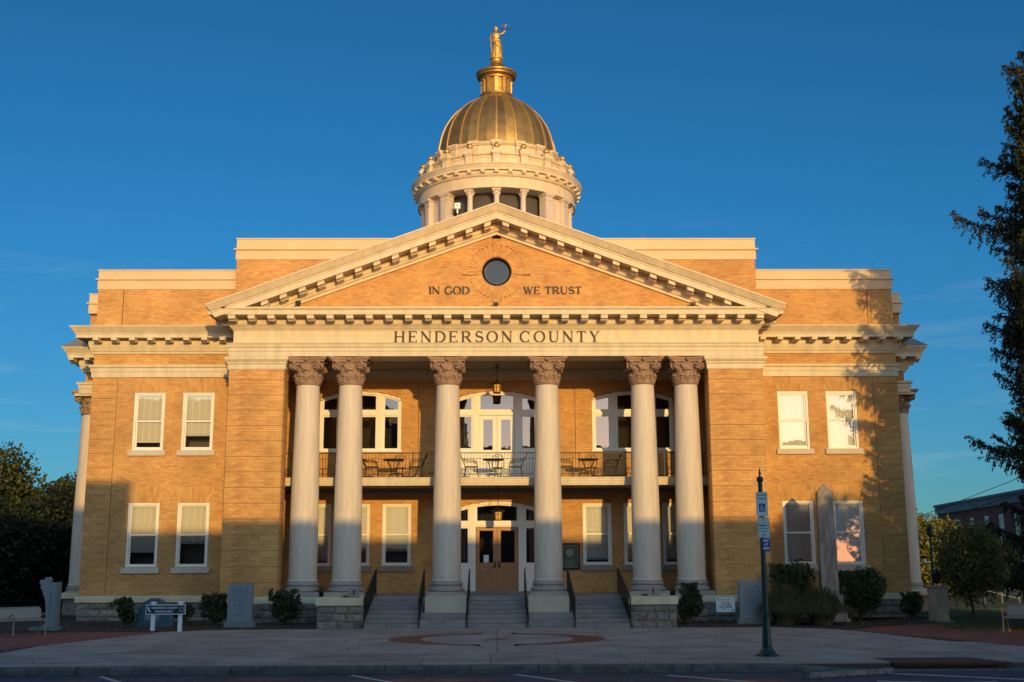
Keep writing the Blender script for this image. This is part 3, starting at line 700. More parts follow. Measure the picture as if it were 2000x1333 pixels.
# ---------------------------------------------------------------- giant columns
def capital_mb():
    mb = MB(); H = .97
    mb.lathe([(.40,0),(.44,.01),(.455,.035),(.44,.06),(.41,.07),(.40,.10),(.405,.35),(.43,.6),(.48,.78),(.53,.83)], 32)
    def leaf(ang, r0, z0, h, w, curl):
        n = 6; ca, sa = math.cos(ang), math.sin(ang); rows = []
        for i in range(n+1):
            t = i/n; z = z0+h*(math.sin(t*PI*.62)/math.sin(PI*.62) if t < .8 else 1-(t-.8)*.9); rr = r0+.02+curl*(t**2.5)+.015*math.sin(t*PI)
            ww = w*(1-.15*t)*(1 if t < .85 else .6)*(1+.16*math.sin(t*PI*5))
            row = []
            for u, dr in ((-1,-.02),(-.5,.012),(0,.03),(.5,.012),(1,-.02)):
                R2 = rr+dr; lat = u*ww*.5; row.append((R2*ca-lat*sa, R2*sa+lat*ca, z-abs(u)*.02*(t > .7)))
            rows.append(row)
        vs = [p for r in rows for p in r]; fs = []
        for i in range(n):
            for k in range(4): fs.append((i*5+k, i*5+k+1, (i+1)*5+k+1, (i+1)*5+k))
        mb.add(vs, fs)
        # lobes
        for sgn in (-1, 1):
            for t in (.3,.55,.78):
                z = z0+h*t; R2 = r0+.03+curl*t**2.5; lat = sgn*w*.45
                x, y = R2*ca-lat*sa, R2*sa+lat*ca
                mb.lathe([(.001,-.03),(.026,-.012),(.028,.012),(.001,.03)], 6, (x,y,z), caps=False)
    for k in range(8): leaf(k*PI/4+PI/8, .405, .07, .30, .25, .10)
    for k in range(8): leaf(k*PI/4, .40, .16, .43, .26, .14)
    for k in range(16): leaf(k*PI/8, .41, .10, .17, .10, .05)
    # volutes
    for k in range(4):
        a = PI/4+k*PI/2
        for sg in (-1, 1):
            pts = []; 
            for i in range(26):
                t = i/25; th = PI*.5+t*PI*3.4; r = .145*(1-t*.86)
                u = -r*math.cos(th)*1; v = .64+r*math.sin(th)-.0
                # local: radial direction from the corner, sideways offset
                rad = .60+u*.9; lat = sg*(.045+.028*t)
                pts.append((rad*math.cos(a)-lat*math.sin(a), rad*math.sin(a)+lat*math.cos(a), v))
            mb.tube(pts, [.036*(1-.5*i/25) for i in range(26)], 6)
            # face volute seen from the front: spiral lying in the face plane
            fa = k*PI/2+sg*0; ca, sa = math.cos(fa), math.sin(fa); pts = []
            for i in range(26):
                t = i/25; th = PI*.5-sg*t*PI*3.6; r = .135*(1-t*.88)
                lat = sg*.37+r*math.cos(th); v = .665+r*math.sin(th); rad = .475+.10*(abs(lat)/.45)
                pts.append((rad*ca-lat*sa, rad*sa+lat*ca, v))
            mb.tube(pts, [.034*(1-.5*i/25) for i in range(26)], 6)
            lat = sg*.37; rad = .55; mb.lathe([(.001,-.05),(.04,-.02),(.04,.02),(.001,.05)], 8, (rad*ca-lat*sa, rad*sa+lat*ca, .665), caps=False)
            # stem of the volute rising from the leaves
            pts = [((.45+.03*t)*ca-(sg*(.08+.24*t))*sa, (.45+.03*t)*sa+(sg*(.08+.24*t))*ca, .50+.27*math.sin(t*PI/2)) for t in (0,.25,.5,.75,1)]
            mb.tube(pts, .03, 6)
    # abacus with hollow sides
    def ab(half, cut, z0, z1, dip):
        pts = []
        for k in range(4):
            a = k*PI/2; ca, sa = math.cos(a), math.sin(a)
            for i in range(11):
                t = -1+2*i/10; lat = t*(half-cut); rad = half-dip*(1-t*t)
                pts.append((rad*ca-lat*sa, rad*sa+lat*ca))
        mb.slab(pts, z0, z1)
    ab(.635,.06,.80,.845,.12); ab(.66,.06,.845,.87,.12); ab(.68,.065,.87,.89,.12); ab(.715,.07,.89,.965,.12)
    for k in range(4):
        a = k*PI/2; x, y = .62*math.cos(a), .62*math.sin(a)
        for j in range(6):
            b = j*PI/3; mb.lathe([(.001,-.03),(.03,-.015),(.03,.015),(.001,.03)], 6, (x-.035*math.sin(a)*math.cos(b)*1.3, y+.035*math.cos(a)*math.cos(b)*1.3, .885+.045*math.sin(b)), caps=False)
        mb.lathe([(.001,-.04),(.04,-.02),(.045,0),(.04,.02),(.001,.04)], 8, (x*1.04, y*1.04, .885), caps=False)
    return mb
def shaft_mb(z0, z1, r0, r1):
    mb = MB(); n = 14; pr = [(r0+.03, z0), (r0+.03, z0+.03), (r0, z0+.07)]
    for i in range(1, n+1):
        t = i/n; r = r0-(r0-r1)*(0 if t < .28 else ((t-.28)/.72)**1.35); pr.append((r, z0+.07+(z1-z0-.07)*t))
    return mb.lathe(pr, 48)
def base_mb(z0):
    mb = MB(); q = []
    def tor(r, z, h, n=6): return [(r+h/2*math.cos(-PI/2+PI*i/n)-h/2, z+h/2+h/2*math.sin(-PI/2+PI*i/n)) for i in range(n+1)]
    q = [(.60, z0)]+tor(.63, z0, .12)+[(.575, z0+.125),(.555, z0+.14),(.535, z0+.17),(.535,z0+.19),(.55,z0+.2)]+tor(.575, z0+.20, .10)+[(.53, z0+.31),(.515,z0+.33),(.515,z0+.35)]
    return mb.lathe(q, 40)
col0 = None
COLX = [(-6.70,.60), (-5.19,.60), (-1.74,.60), (1.78,.60), (5.19,.60), (6.74,.60)]
CP = [(x, y, 0) for x, y in COLX]
sh = shaft_mb(1.39, 8.17, .49, .405).obj('column', 'shaft', CH, smooth=30, loc=CP[0])
ca = capital_mb().obj('capital', 'terra', sh, smooth=50, loc=(0,0,8.165))
ba = base_mb(1.04).obj('base', 'baset', sh, smooth=40)
pl = MB().box(-.68, .68, -.68, .68, .885, 1.04).obj('plinth', 'baset', sh, bevel=.01)
for p in CP[1:]:
    c = copy_tree(sh, CH); c.location = p
for s in (-1, 1):
    c = copy_tree(sh, CH); c.location = (s*16.48, 6.85, -.23); c.scale = (1,1,.995)

# ---------------------------------------------------------------- portico entablature
FX = 9.28
path = [(-FX, 2.6), (-FX, 0), (FX, 0), (FX, 2.6)]
E_ = part(MB().sweep(path, [(-.9,9.13),(.12,9.13),(.12,9.30),(.145,9.305),(.145,9.43),(.17,9.44),(.19,9.50),(.17,9.53),(.19,9.56),(.21,9.60),(.0,9.61),(0,10.10),(-.9,10.10)]), 'architrave', 'paint')
prof = [(-.3,10.08),(.03,10.08),(.05,10.12),(.07,10.13),(.13,10.22),(.17,10.25),(.17,10.27),(.19,10.28),(.19,10.50),(.70,10.53),(.70,10.50),(.74,10.50),(.74,10.66),(.77,10.67),(.80,10.71),(.80,10.76),(-.3,10.80)]
part(MB().sweep(path, prof), 'cornice', 'paint')
MB().box(-9.3, 9.3, 0.02, 3.9, 10.6, 10.78).obj('pediment_floor', 'paint', CH)
pm = MB(); pm.box(-.12, .12, -.53, 0, -.15, 0).box(-.12, .12, -.40, 0, -.20, -.15).box(-.135,.135,-.55,0,-.035,-.005)
pm0 = pm.obj('modillion', 'paint', CH, loc=(-13.5*.683, -.17, 10.515))
for k in range(1, 28): inst(pm0, CH, ((k-13.5)*.683, -.17, 10.515))
for s in (-1, 1):
    for k in range(3): inst(pm0, CH, (s*(FX+.17), .35+k*.62, 10.515), s*PI/2)
MOD.name = 'modillion'
# pediment
SL = (14.50-10.82)/10.08
def rake(layers, name, m='paint'):
    # layers: closed (y, dz) section, lofted from eave to apex to eave
    mb = MB()
    secs = []
    for X in (-1, 0, 1):
        sec = []
        for y, dz in layers:
            if X == 0: sec.append((0, y, 14.50+dz))
            else:
                xx = 10.08+dz*.55; sec.append((X*xx, y, 14.50+dz-SL*xx+0))
        secs.append(sec)
    mb.loft(secs); return part(mb, name, m)
rake([(-.99,0),(-.99,-.05),(-.97,-.06),(-.86,-.24),(-.84,-.27),(-.80,-.28),(-.80,-.33),(-.77,-.34),(-.77,-.54),(-.73,-.54),(-.73,-.50),(.05,-.50),(.05,.0)], 'raking_cornice')
rake2 = [(-.17,-.49),(-.17,-.70),(-.13,-.74),(-.12,-.80),(-.06,-.84),(-.06,-.93),(.05,-.93),(.05,-.49)]
mb = MB(); secs = []
for X in (-1, 0, 1):
    sec = []
    for y, dz in rake2:
        xx = (14.5+dz-10.79)/SL; sec.append((X*xx, y, 14.5+dz-SL*abs(X)*xx))
    secs.append(sec)
mb.loft(secs); part(mb, 'raking_moulding', 'paint')
for s in (-1, 1):
    for k in range(13):
        x = (k+.5)*.648*1.0; zt = 14.5-.51-SL*x; a, b = x-.115, x+.115
        g = MB(); A = [(s*a, zt+.115*SL+.0), (s*b, zt-.115*SL+.0), (s*b, zt-.115*SL-.17), (s*a, zt+.115*SL-.17)]
        if s > 0: A = A[::-1]
        g.prism(A, -.69, -.15)
        A2 = [(s*(a+.0), zt+.115*SL-.17), (s*b, zt-.115*SL-.17), (s*b, zt-.115*SL-.22), (s*a, zt+.115*SL-.22)]
        if s > 0: A2 = A2[::-1]
        g.prism(A2, -.52, -.15); g.obj('raking_modillion', 'paint', CH)
# tympanum brick with a round window
ZC, RW, RR = 12.22, .52, .98
zap = 14.5-.85
def tholes(z):
    h = []
    if abs(z-ZC) < RR: q = math.sqrt(RR*RR-(z-ZC)**2); h.append((-q, q))
    if ZC+.5 < z < zap: h.append((-.13-.03*(z-ZC-.5), .13+.03*(z-ZC-.5)))
    if 11.05 < z < ZC-.5: h.append((-.15, .15))
    if abs(z-ZC) < .13: h.append((-1.22, 1.22))
    return h
bm, wm = MB(), MB(); TT = lambda x,y,z: (x, y+.03, z)
brickwork(bm, wm, lambda z: (-(zap-z)/SL, (zap-z)/SL), 10.80, zap-.03, tholes, T=TT, depth=.3)
for k in range(64):
    a0, a1 = 2*PI*k/64, 2*PI*(k+1)/64; am = (a0+a1)/2
    if min(abs(math.sin(am)), abs(math.cos(am))) < .15: continue
    for r0, r1 in ((RW+.02, .70+.05*(k%2)), (.71+.05*(k%2), RR-.008)):
        g0, g1 = a0+.008, a1-.008
        bm.prism([(r0*math.cos(g0), ZC+r0*math.sin(g0)), (r0*math.cos(g1), ZC+r0*math.sin(g1)), (r1*math.cos(g1), ZC+r1*math.sin(g1)), (r1*math.cos(g0), ZC+r1*math.sin(g0))][::-1], -.006-random.uniform(0,.004), .01)
for k in range(64):
    a0, a1 = 2*PI*k/64, 2*PI*(k+1)/64
    wm.prism([(RW*math.cos(a0), ZC+RW*math.sin(a0)), (RW*math.cos(a1), ZC+RW*math.sin(a1)), ((RR-.004)*math.cos(a1), ZC+(RR-.004)*math.sin(a1)), ((RR-.004)*math.cos(a0), ZC+(RR-.004)*math.sin(a0))][::-1], .006, .3)
for (xa, xb, za, zb, v) in ((-.14,.14,ZC+.54,zap-.22,1), (-.14,.14,11.02,ZC-.54,1), (-1.22,-.54,ZC-.12,ZC+.12,0), (.54,1.22,ZC-.12,ZC+.12,0)):
    n = 4
    for i in range(n):
        if v:
            a, b = xa+(xb-xa)*i/n+.004, xa+(xb-xa)*(i+1)/n-.004; zz = za
            while zz < zb-.02: z2 = min(zz+random.choice((.2,.3)), zb); bm.box(a, b, -.03, .01, zz+.004, z2-.004, back=False); zz = z2
        else:
            a, b = za+(zb-za)*i/n+.004, za+(zb-za)*(i+1)/n-.004; zz = xa
            while zz < xb-.02: z2 = min(zz+random.choice((.2,.3)), xb); bm.box(zz+.004, z2-.004, -.03, .01, a, b, back=False); zz = z2
W = wm.obj('tympanum', 'mortar', CH); bm.obj('brickwork', 'brick', W, kind='stuff')
def ring_y(mb, prof, c, n=48):   # ring around the y axis, prof (r, y)
    k = len(prof); vs = []; fs = []
    for i in range(n):
        a = 2*PI*i/n
        for r, y in prof: vs.append((c[0]+r*math.cos(a), c[1]+y, c[2]+r*math.sin(a)))
    for i in range(n):
        j = (i+1)%n
        for q in range(k-1): fs.append((i*k+q, i*k+q+1, j*k+q+1, j*k+q))
    mb.add(vs, fs)
g = MB(); ring_y(g, [(.535,.02),(.535,.30),(.50,.30),(.50,.14),(.47,.12),(.44,.14),(.44,.2),(.40,.2)], (0,0,ZC)); W = g.obj('round_window', 'bronze', CH, smooth=30)
g = MB(); g.add([(.46*math.cos(2*PI*i/40), .19, ZC+.46*math.sin(2*PI*i/40)) for i in range(40)], [tuple(range(40))]); g.obj('pane', 'glass2', W)
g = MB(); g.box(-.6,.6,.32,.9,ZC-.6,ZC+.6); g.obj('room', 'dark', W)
# roof of the portico
g = MB(); g.add([(-10.05,-.9,10.84),(0,-.9,14.49),(10.05,-.9,10.84),(10.05,1.9,10.84),(0,8,14.49),(-10.05,1.9,10.84)], [(0,1,4,5),(1,2,3,4)]); g.obj('roof', 'roofm', CH)
# small lights on the pediment ledge
for x, zz in ((-7.0,11.05),(6.95,11.0),(-.03,11.0)):
    g = MB(); g.lathe([(.05,0),(.06,.05),(.07,.16),(.03,.2)], 10, (x,-.25,zz-.25+.05)).box(x-.09, x+.09, -.3, -.2, zz-.06, zz+.04)
    g.obj('floodlight', 'bronze', CH)

# ---------------------------------------------------------------- central block
bm, wm = MB(), MB(); TCn = lambda x,y,z: (x, y+1.5, z)
brickwork(bm, wm, lambda z: (-9.63, 9.63), 10.9, 13.07, lambda z: [], T=TCn)
W = wm.obj('wall', 'mortar', CH); bm.obj('brickwork', 'brick', W, kind='stuff')
part(MB().sweep([(-9.63,14),(-9.63,1.5),(9.63,1.5),(9.63,14)], [(-.35,13.05),(.035,13.05),(.035,13.40),(.11,13.41),(.11,13.46),(.02,13.49),(.02,13.82),(.05,13.825),(.05,13.87),(-.35,13.87)]), 'parapet', 'paintd')
for s in (-1, 1): MB().box(s*9.62, s*9.3, 1.75, 14, 10, 13.05).obj('side_wall', 'sidebk', CH)
MB().box(-9.6, 9.6, 1.7, 18, 13.3, 13.4).obj('roof', 'roofm', CH)
for x, y, z in ((-13.9,1.9,12.77),(-9.2,1.6,13.87),(-4.55,1.6,13.87),(5.5,1.6,13.87),(9.15,1.6,13.87),(14.2,1.9,12.77),(15.9,6.3,12.83)):
    MB().tube([(x,y+.1,z-.02),(x,y+.1,z+.26)], .008, 5).obj('lightning_rod', 'farst', CH)

# ---------------------------------------------------------------- drum, dome, lantern
DC = (0,12,0)
DR = MB().lathe([(3.72,12.5),(3.72,16.1),(3.80,16.1),(3.80,16.2),(3.64,16.2),(2.7,16.2),(2.7,18.2)], 72, DC, caps=False).obj('drum', 'paint', CH, smooth=30)
MB().lathe([(2.95,16.2),(2.95,18.2)], 48, DC, caps=False).obj('inner_wall', 'louver', DR, smooth=30)
MB().lathe([(2.9,18.13),(3.62,18.13),(3.66,18.13),(3.70,18.15),(3.70,18.24),(3.66,18.26),(3.66,18.64),(3.72,18.66),(3.78,18.74),(3.80,18.80),(3.80,18.90),(3.90,18.92),(3.90,18.90),(3.93,18.90),(3.93,19.0),(3.95,19.02),(3.97,19.10),(4.02,19.16),(4.02,19.20),(3.5,19.26)], 96, DC, caps=False).obj('drum_cornice', 'paint', DR, smooth=30)
g = MB(); g.box(-.08, .08, -.16, .0, -.13, 0).box(-.08,.08,-.11,.0,-.16,-.13); d0 = None
for k in range(40):
    a = 2*PI*k/40+.0; x, y = 12*0+3.79*math.sin(a), 12-3.79*math.cos(a)
    if d0 is None: d0 = g.obj('drum_modillion', 'paint', DR, loc=(x,y,18.925)); d0.rotation_euler = (0,0,a)
    else: inst(d0, DR, (x,y,18.925), a)
c0 = p0 = None
for k in range(18):
    a = R_(20*k); x, y = 3.43*math.sin(a), 12-3.43*math.cos(a)
    if k in (2,3,15,16,6,7,11,12) or False:
        if p0 is None:
            g = MB(); g.box(-.20,.20,-.22,.2,16.2,17.82).box(-.23,.23,-.25,.2,16.2,16.5).box(-.13,.13,-.235,-.22,16.62,17.7)
            g.box(-.22,.22,-.24,.2,17.82,17.86).box(-.21,.21,-.23,.2,17.86,18.0).box(-.26,.26,-.28,.2,18.0,18.06).box(-.29,.29,-.31,.2,18.06,18.125)
            p0 = g.obj('drum_pier', 'shaft', DR, loc=(x,y,0)); p0.rotation_euler = (0,0,a)
        else: inst(p0, DR, (x,y,0), a)
    else:
        if c0 is None:
            g = MB(); g.lathe([(.18,16.2),(.18,16.28),(.15,16.3),(.15,16.36),(.135,16.4),(.13,16.9),(.115,17.78)], 16)
            g.lathe([(.125,17.78),(.13,17.8),(.12,17.83),(.13,17.95),(.19,18.05)], 16); g.box(-.2,.2,-.2,.2,18.06,18.125)
            for j in range(8):
                b = j*PI/4; g.lathe([(.001,-.05),(.035,-.02),(.045,.03),(.001,.05)], 6, (.145*math.cos(b), .145*math.sin(b), 17.93), caps=False)
                if j%2: g.lathe([(.001,-.05),(.045,-.02),(.045,.02),(.001,.05)], 6, (.2*math.cos(b), .2*math.sin(b), 18.03), caps=False)
            c0 = g.obj('drum_column', 'shaft', DR, loc=(x,y,0), smooth=40)
        else: inst(c0, DR, (x,y,0), a)
for c in (50, -50, 130, -130):
    a = R_(c); x, y = 3.35*math.sin(a), 12-3.35*math.cos(a)
    g = MB(); g.box(-.55,.55,-.05,.2,16.2,18.12).box(-.33,-.27,-.07,-.05,16.5,17.8).box(.27,.33,-.07,-.05,16.5,17.8).box(-.05,.05,-.07,-.05,16.5,17.8).box(-.33,.33,-.068,-.05,17.8,17.86)
    o = g.obj('drum_panel', 'shaft', DR, loc=(x,y,0)); o.rotation_euler = (0,0,a)
# attic balustrade with ball finials
BAx = MB().lathe([(3.45,19.2),(3.45,19.70),(3.50,19.72),(3.54,19.76),(3.54,19.82),(3.30,19.84),(3.30,19.2)], 18*4, DC, caps=False).obj('attic', 'paint', CH, smooth=30)
q0 = b0_ = None
for k in range(18):
    a = R_(20*k); x, y = 3.48*math.sin(a), 12-3.48*math.cos(a)
    if q0 is None:
        g = MB(); g.box(-.16,.16,-.13,.15,19.2,19.70).box(-.10,-.075,-.145,-.13,19.28,19.62).box(.075,.10,-.145,-.13,19.28,19.62).box(-.075,.075,-.145,-.13,19.60,19.62).box(-.075,.075,-.145,-.13,19.28,19.30)
        g.box(-.19,.19,-.17,.17,19.70,19.76).box(-.23,.23,-.21,.19,19.76,19.88).box(-.13,.13,-.12,.12,19.88,20.02)
        q0 = g.obj('pedestal', 'paint', BAx, loc=(x,y,0)); q0.rotation_euler = (0,0,a)
        g = MB(); rr = .14; g.lathe([(.06,0),(.045,.03)]+[(rr*math.cos(t), .13+rr*math.sin(t)) for t in np.linspace(-1.2,PI/2-.01,9)], 16)
        b0_ = g.obj('ball_finial', 'goldb', BAx, loc=(x,y,20.0), smooth=60); b0_.location = (3.48*math.sin(a), 12-3.48*math.cos(a), 20.01)
    else:
        inst(q0, BAx, (x,y,0), a); inst(b0_, BAx, (3.48*math.sin(a), 12-3.48*math.cos(a), 20.01))
    a = R_(20*k+10); x, y = 3.455*math.sin(a), 12-3.455*math.cos(a)
    g = MB(); g.box(-.40,-.38,-.02,.02,19.30,19.62).box(.38,.40,-.02,.02,19.30,19.62).box(-.40,.40,-.02,.02,19.62,19.64).box(-.40,.40,-.02,.02,19.28,19.30)
    o = g.obj('attic_panel', 'paint', BAx, loc=(x,y,0)); o.rotation_euler = (0,0,a)
UR = MB().lathe([(2.93,19.3),(2.93,20.36),(2.96,20.38),(3.02,20.44),(3.04,20.47),(3.04,20.53),(2.7,20.58)], 80, DC, caps=False).obj('upper_ring', 'paint', CH, smooth=30)
q1 = None
for k in range(18):
    a = R_(20*k); x, y = 2.93*math.sin(a), 12-2.93*math.cos(a)
    if q1 is None:
        g = MB(); g.box(-.17,.17,-.13,.1,19.3,20.36).box(-.21,.21,-.18,.1,20.36,20.44).box(-.24,.24,-.22,.1,20.44,20.56); q1 = g.obj('ring_pilaster', 'paint', UR, loc=(x,y,0)); q1.rotation_euler = (0,0,a)
    else: inst(q1, UR, (x,y,0), a)
# the shell: separate gilded panels between standing ribs
DP = [(2.83,20.54),(2.82,20.75),(2.80,21.0),(2.77,21.15),(2.71,21.45),(2.62,21.75),(2.50,22.05),(2.35,22.32),(2.15,22.62),(1.92,22.90),(1.62,23.17),(1.30,23.40),(1.02,23.56),(.80,23.68)]
NR = 40; dome = None
for k in range(NR):
    a0, a1 = 2*PI*k/NR-PI/2, 2*PI*(k+1)/NR-PI/2
    g = MB(); g.lathe(DP, 1, (0,0,0), a0=a0, a1=a1, caps=False)
    o = g.obj('dome_panel', 'domep', None, smooth=60)
    if dome is None:
        dome = MB().lathe([(r-.05,z) for r, z in DP], 48, DC, caps=False).obj('dome', 'gold', CH, smooth=60)
    o.parent = dome; o.location = DC
r0_ = None
for k in range(20):
    a = 2*PI*k/20
    if r0_ is None:
        g = MB(); secs = []
        for i, (r, z) in enumerate(DP):
            w_ = .055*(.45+.55*r/2.8); secs.append([(-w_, -r+.03, z-.0), (-w_*.8, -r-.035, z+.01), (w_*.8, -r-.035, z+.01), (w_, -r+.03, z)])
        g.loft(secs); r0_ = g.obj('dome_rib', 'goldb', dome, loc=DC)
    else: inst(r0_, dome, DC, a)
LN = MB().lathe([(.86,23.60),(.88,23.66),(.84,23.72),(.80,23.82),(.80,23.92),(.68,23.94),(.66,24.62),(.70,24.64),(.72,24.70)], 40, DC, caps=False).obj('lantern', 'gold', CH, smooth=30)
l0 = None
for k in range(12):
    a = R_(30*k); x, y = .68*math.sin(a), 12-.68*math.cos(a)
    if l0 is None:
        g = MB(); g.box(-.075,.075,-.06,.05,23.93,24.52).box(-.09,.09,-.08,.05,24.52,24.62); l0 = g.obj('lantern_pilaster', 'goldb', LN, loc=(x,y,0)); l0.rotation_euler = (0,0,a)
    else: inst(l0, LN, (x,y,0), a)
MB().lathe([(.70,24.62),(.76,24.64),(.78,24.70),(.78,24.74),(.90,24.80),(.93,24.82),(.93,24.90),(.98,24.96),(.99,25.02),(.97,25.05),(.86,25.07),(.80,25.14),(.66,25.18),(.60,25.24),(.48,25.32),(.38,25.42),(.31,25.54),(.27,25.60)], 48, DC).obj('lantern_cornice', 'gold', LN, smooth=30)
MB().lathe([(.27,25.58),(.29,25.62),(.26,25.66),(.26,25.76),(.30,25.80),(.30,25.84)], 32, DC).obj('lantern_cap', 'goldb', LN, smooth=30)
g = MB(); g.box(-1.86,-1.60,8.75,8.85,17.30,17.56).box(-1.76,-1.70,8.80,9.1,17.1,17.3); bx_ = g.obj('floodlight_box', 'wht', CH)
g = MB(); g.box(-1.76,-1.70,8.73,8.75,17.42,17.47); g.obj('lamp_eye', 'yellow', bx_)

# ---------------------------------------------------------------- lettering
def rib(mb, pts, ws, y0, y1):
    P = [Vector(p) for p in pts]; Lf, Rt = [], []
    for i, p in enumerate(P):
        d = (P[min(i+1,len(P)-1)]-P[max(i-1,0)]).normalized(); nn_ = Vector((-d.y, d.x)); w_ = ws[i]/2 if isinstance(ws, list) else ws/2
        Lf.append(p+nn_*w_); Rt.append(p-nn_*w_)
    for i in range(len(P)-1):
        mb.prism([tuple(Rt[i]), tuple(Rt[i+1]), tuple(Lf[i+1]), tuple(Lf[i])], y0, y1)
def arc(cx, cz, rx, rz, a0, a1, n=18): return [(cx+rx*math.cos(R_(a0+(a1-a0)*i/n)), cz+rz*math.sin(R_(a0+(a1-a0)*i/n))) for i in range(n+1)]
def glyph(ch, TH, TN):
    G = []; sf = .045
    def st(x, w_=None, z0=0, z1=1, s0=True, s1=True):
        w_ = w_ or TH; G.append(([(x,z0),(x,z1)], w_))
        if s0: G.append(([(x-w_*.5-.07,z0+sf/2),(x+w_*.5+.07,z0+sf/2)], sf))
        if s1: G.append(([(x-w_*.5-.07,z1-sf/2),(x+w_*.5+.07,z1-sf/2)], sf))
    def ln(a, b, w_): G.append(([a,b], w_))
    def var(pts, f): G.append((pts, [f(i/(len(pts)-1)) for i in range(len(pts))]))
    if ch == 'H': st(.12); st(.68); ln((.12,.52),(.68,.52),TN); W_ = .80
    elif ch == 'I': st(.12); W_ = .24
    elif ch in 'EF': st(.12); ln((.12,.975),(.60,.975),TN); ln((.12,.52),(.46,.52),TN); ln((.12,.025),(.62,.025),TN); ln((.60,1),(.60,.82),TN); ln((.62,0),(.62,.2),TN); ln((.46,.62),(.46,.42),TN); W_ = .66
    elif ch == 'N': st(.10,TN); st(.70,TN,0,1,False,True); ln((.09,.98),(.70,.03),TH); W_ = .80
    elif ch == 'D': st(.12); var([(.12,.975)]+arc(.34,.5,.40,.475,90,-90)+[(.12,.025)], lambda t: TN+(TH-TN)*math.sin(t*PI)**1.3); W_ = .80
    elif ch == 'R': st(.12); var([(.12,.975)]+arc(.34,.735,.26,.24,90,-90)+[(.12,.495)], lambda t: TN+(TH-TN)*math.sin(t*PI)**1.3); ln((.36,.5),(.68,.02),TH*.95); ln((.60,sf/2),(.80,sf/2),sf); W_ = .76
    elif ch == 'S': var(arc(.32,.745,.22,.23,25,270,14)+arc(.32,.265,.25,.24,90,-160,16)[1:], lambda t: TN+(TH-TN)*math.sin(t*PI)**1.2); ln((.52,.98),(.52,.76),TN); ln((.09,.02),(.09,.26),TN); W_ = .60
    elif ch == 'O': var(arc(.43,.5,.37,.485,90,450,32), lambda t: TN+(TH-TN)*abs(math.sin(t*2*PI))**1.2); W_ = .86
    elif ch in 'CG':
        var(arc(.43,.5,.36,.485,50,310 if ch == 'C' else 330,26), lambda t: TN+(TH-TN)*math.sin(t*PI)**1.2); ln((.70,.98),(.70,.70),TN)
        if ch == 'G': st(.70,TH,.03,.42,False,True)
        else: ln((.70,.02),(.70,.26),TN*.8)
        W_ = .80
    elif ch == 'U': st(.13,TH,.3,1,False,True); st(.66,TN,.3,1,False,True); var(arc(.395,.3,.265,.275,180,360,14), lambda t: TH+(TN-TH)*t); W_ = .78
    elif ch == 'T': st(.35); ln((.04,.975),(.66,.975),TN); ln((.04,1),(.04,.8),TN); ln((.66,1),(.66,.8),TN); W_ = .70
    elif ch == 'Y': st(.37,TH,0,.46,True,False); ln((.10,.98),(.37,.44),TH); ln((.66,.98),(.38,.44),TN); ln((.0,.977),(.22,.977),sf); ln((.56,.977),(.76,.977),sf); W_ = .76
    elif ch == 'W': ln((.10,.98),(.32,.02),TH); ln((.50,.90),(.34,.02),TN); ln((.48,.98),(.72,.02),TH); ln((.92,.98),(.74,.02),TN); ln((.0,.977),(.22,.977),sf); ln((.40,.977),(.60,.977),sf); ln((.82,.977),(1.02,.977),sf); W_ = 1.02
    else: W_ = .4
    return G, W_
def inscription(text, x0, x1, z0, h, y, th, tn, gap, asp=1.0, space=.42):
    tot = 0; items = []
    for ch in text:
        if ch == ' ': tot += space; continue
        G, W_ = glyph(ch, th, tn); items.append((ch, G, tot)); tot += W_*asp+gap
    tot -= gap; k = (x1-x0)/tot; 
    for ch, G, o in items:
        mb = MB()
        for j, (pts, ws) in enumerate(G):
            kk = k/h*asp
            P = [((o/asp+px)*asp*k if False else (o+px*asp)*k, pz*h) for px, pz in pts]
            wv = [q*h for q in ws] if isinstance(ws, list) else ws*h
            rib(mb, P, wv, y-.032-j*.0007, y+.002)
        mb.T = None; ob = mb.obj('letter', 'letter', CH, loc=(x0,0,z0)); 
inscription('HENDERSON COUNTY', -3.62, 3.64, 9.64, .395, 0, .17, .07, .27, 1.0, .30)
inscription('IN GOD', -2.41, -.97, 11.39, .27, .03, .24, .09, .09, 1.0, .42)
inscription('WE TRUST', .95, 3.03, 11.39, .27, .03, .24, .09, .09, 1.0, .42)

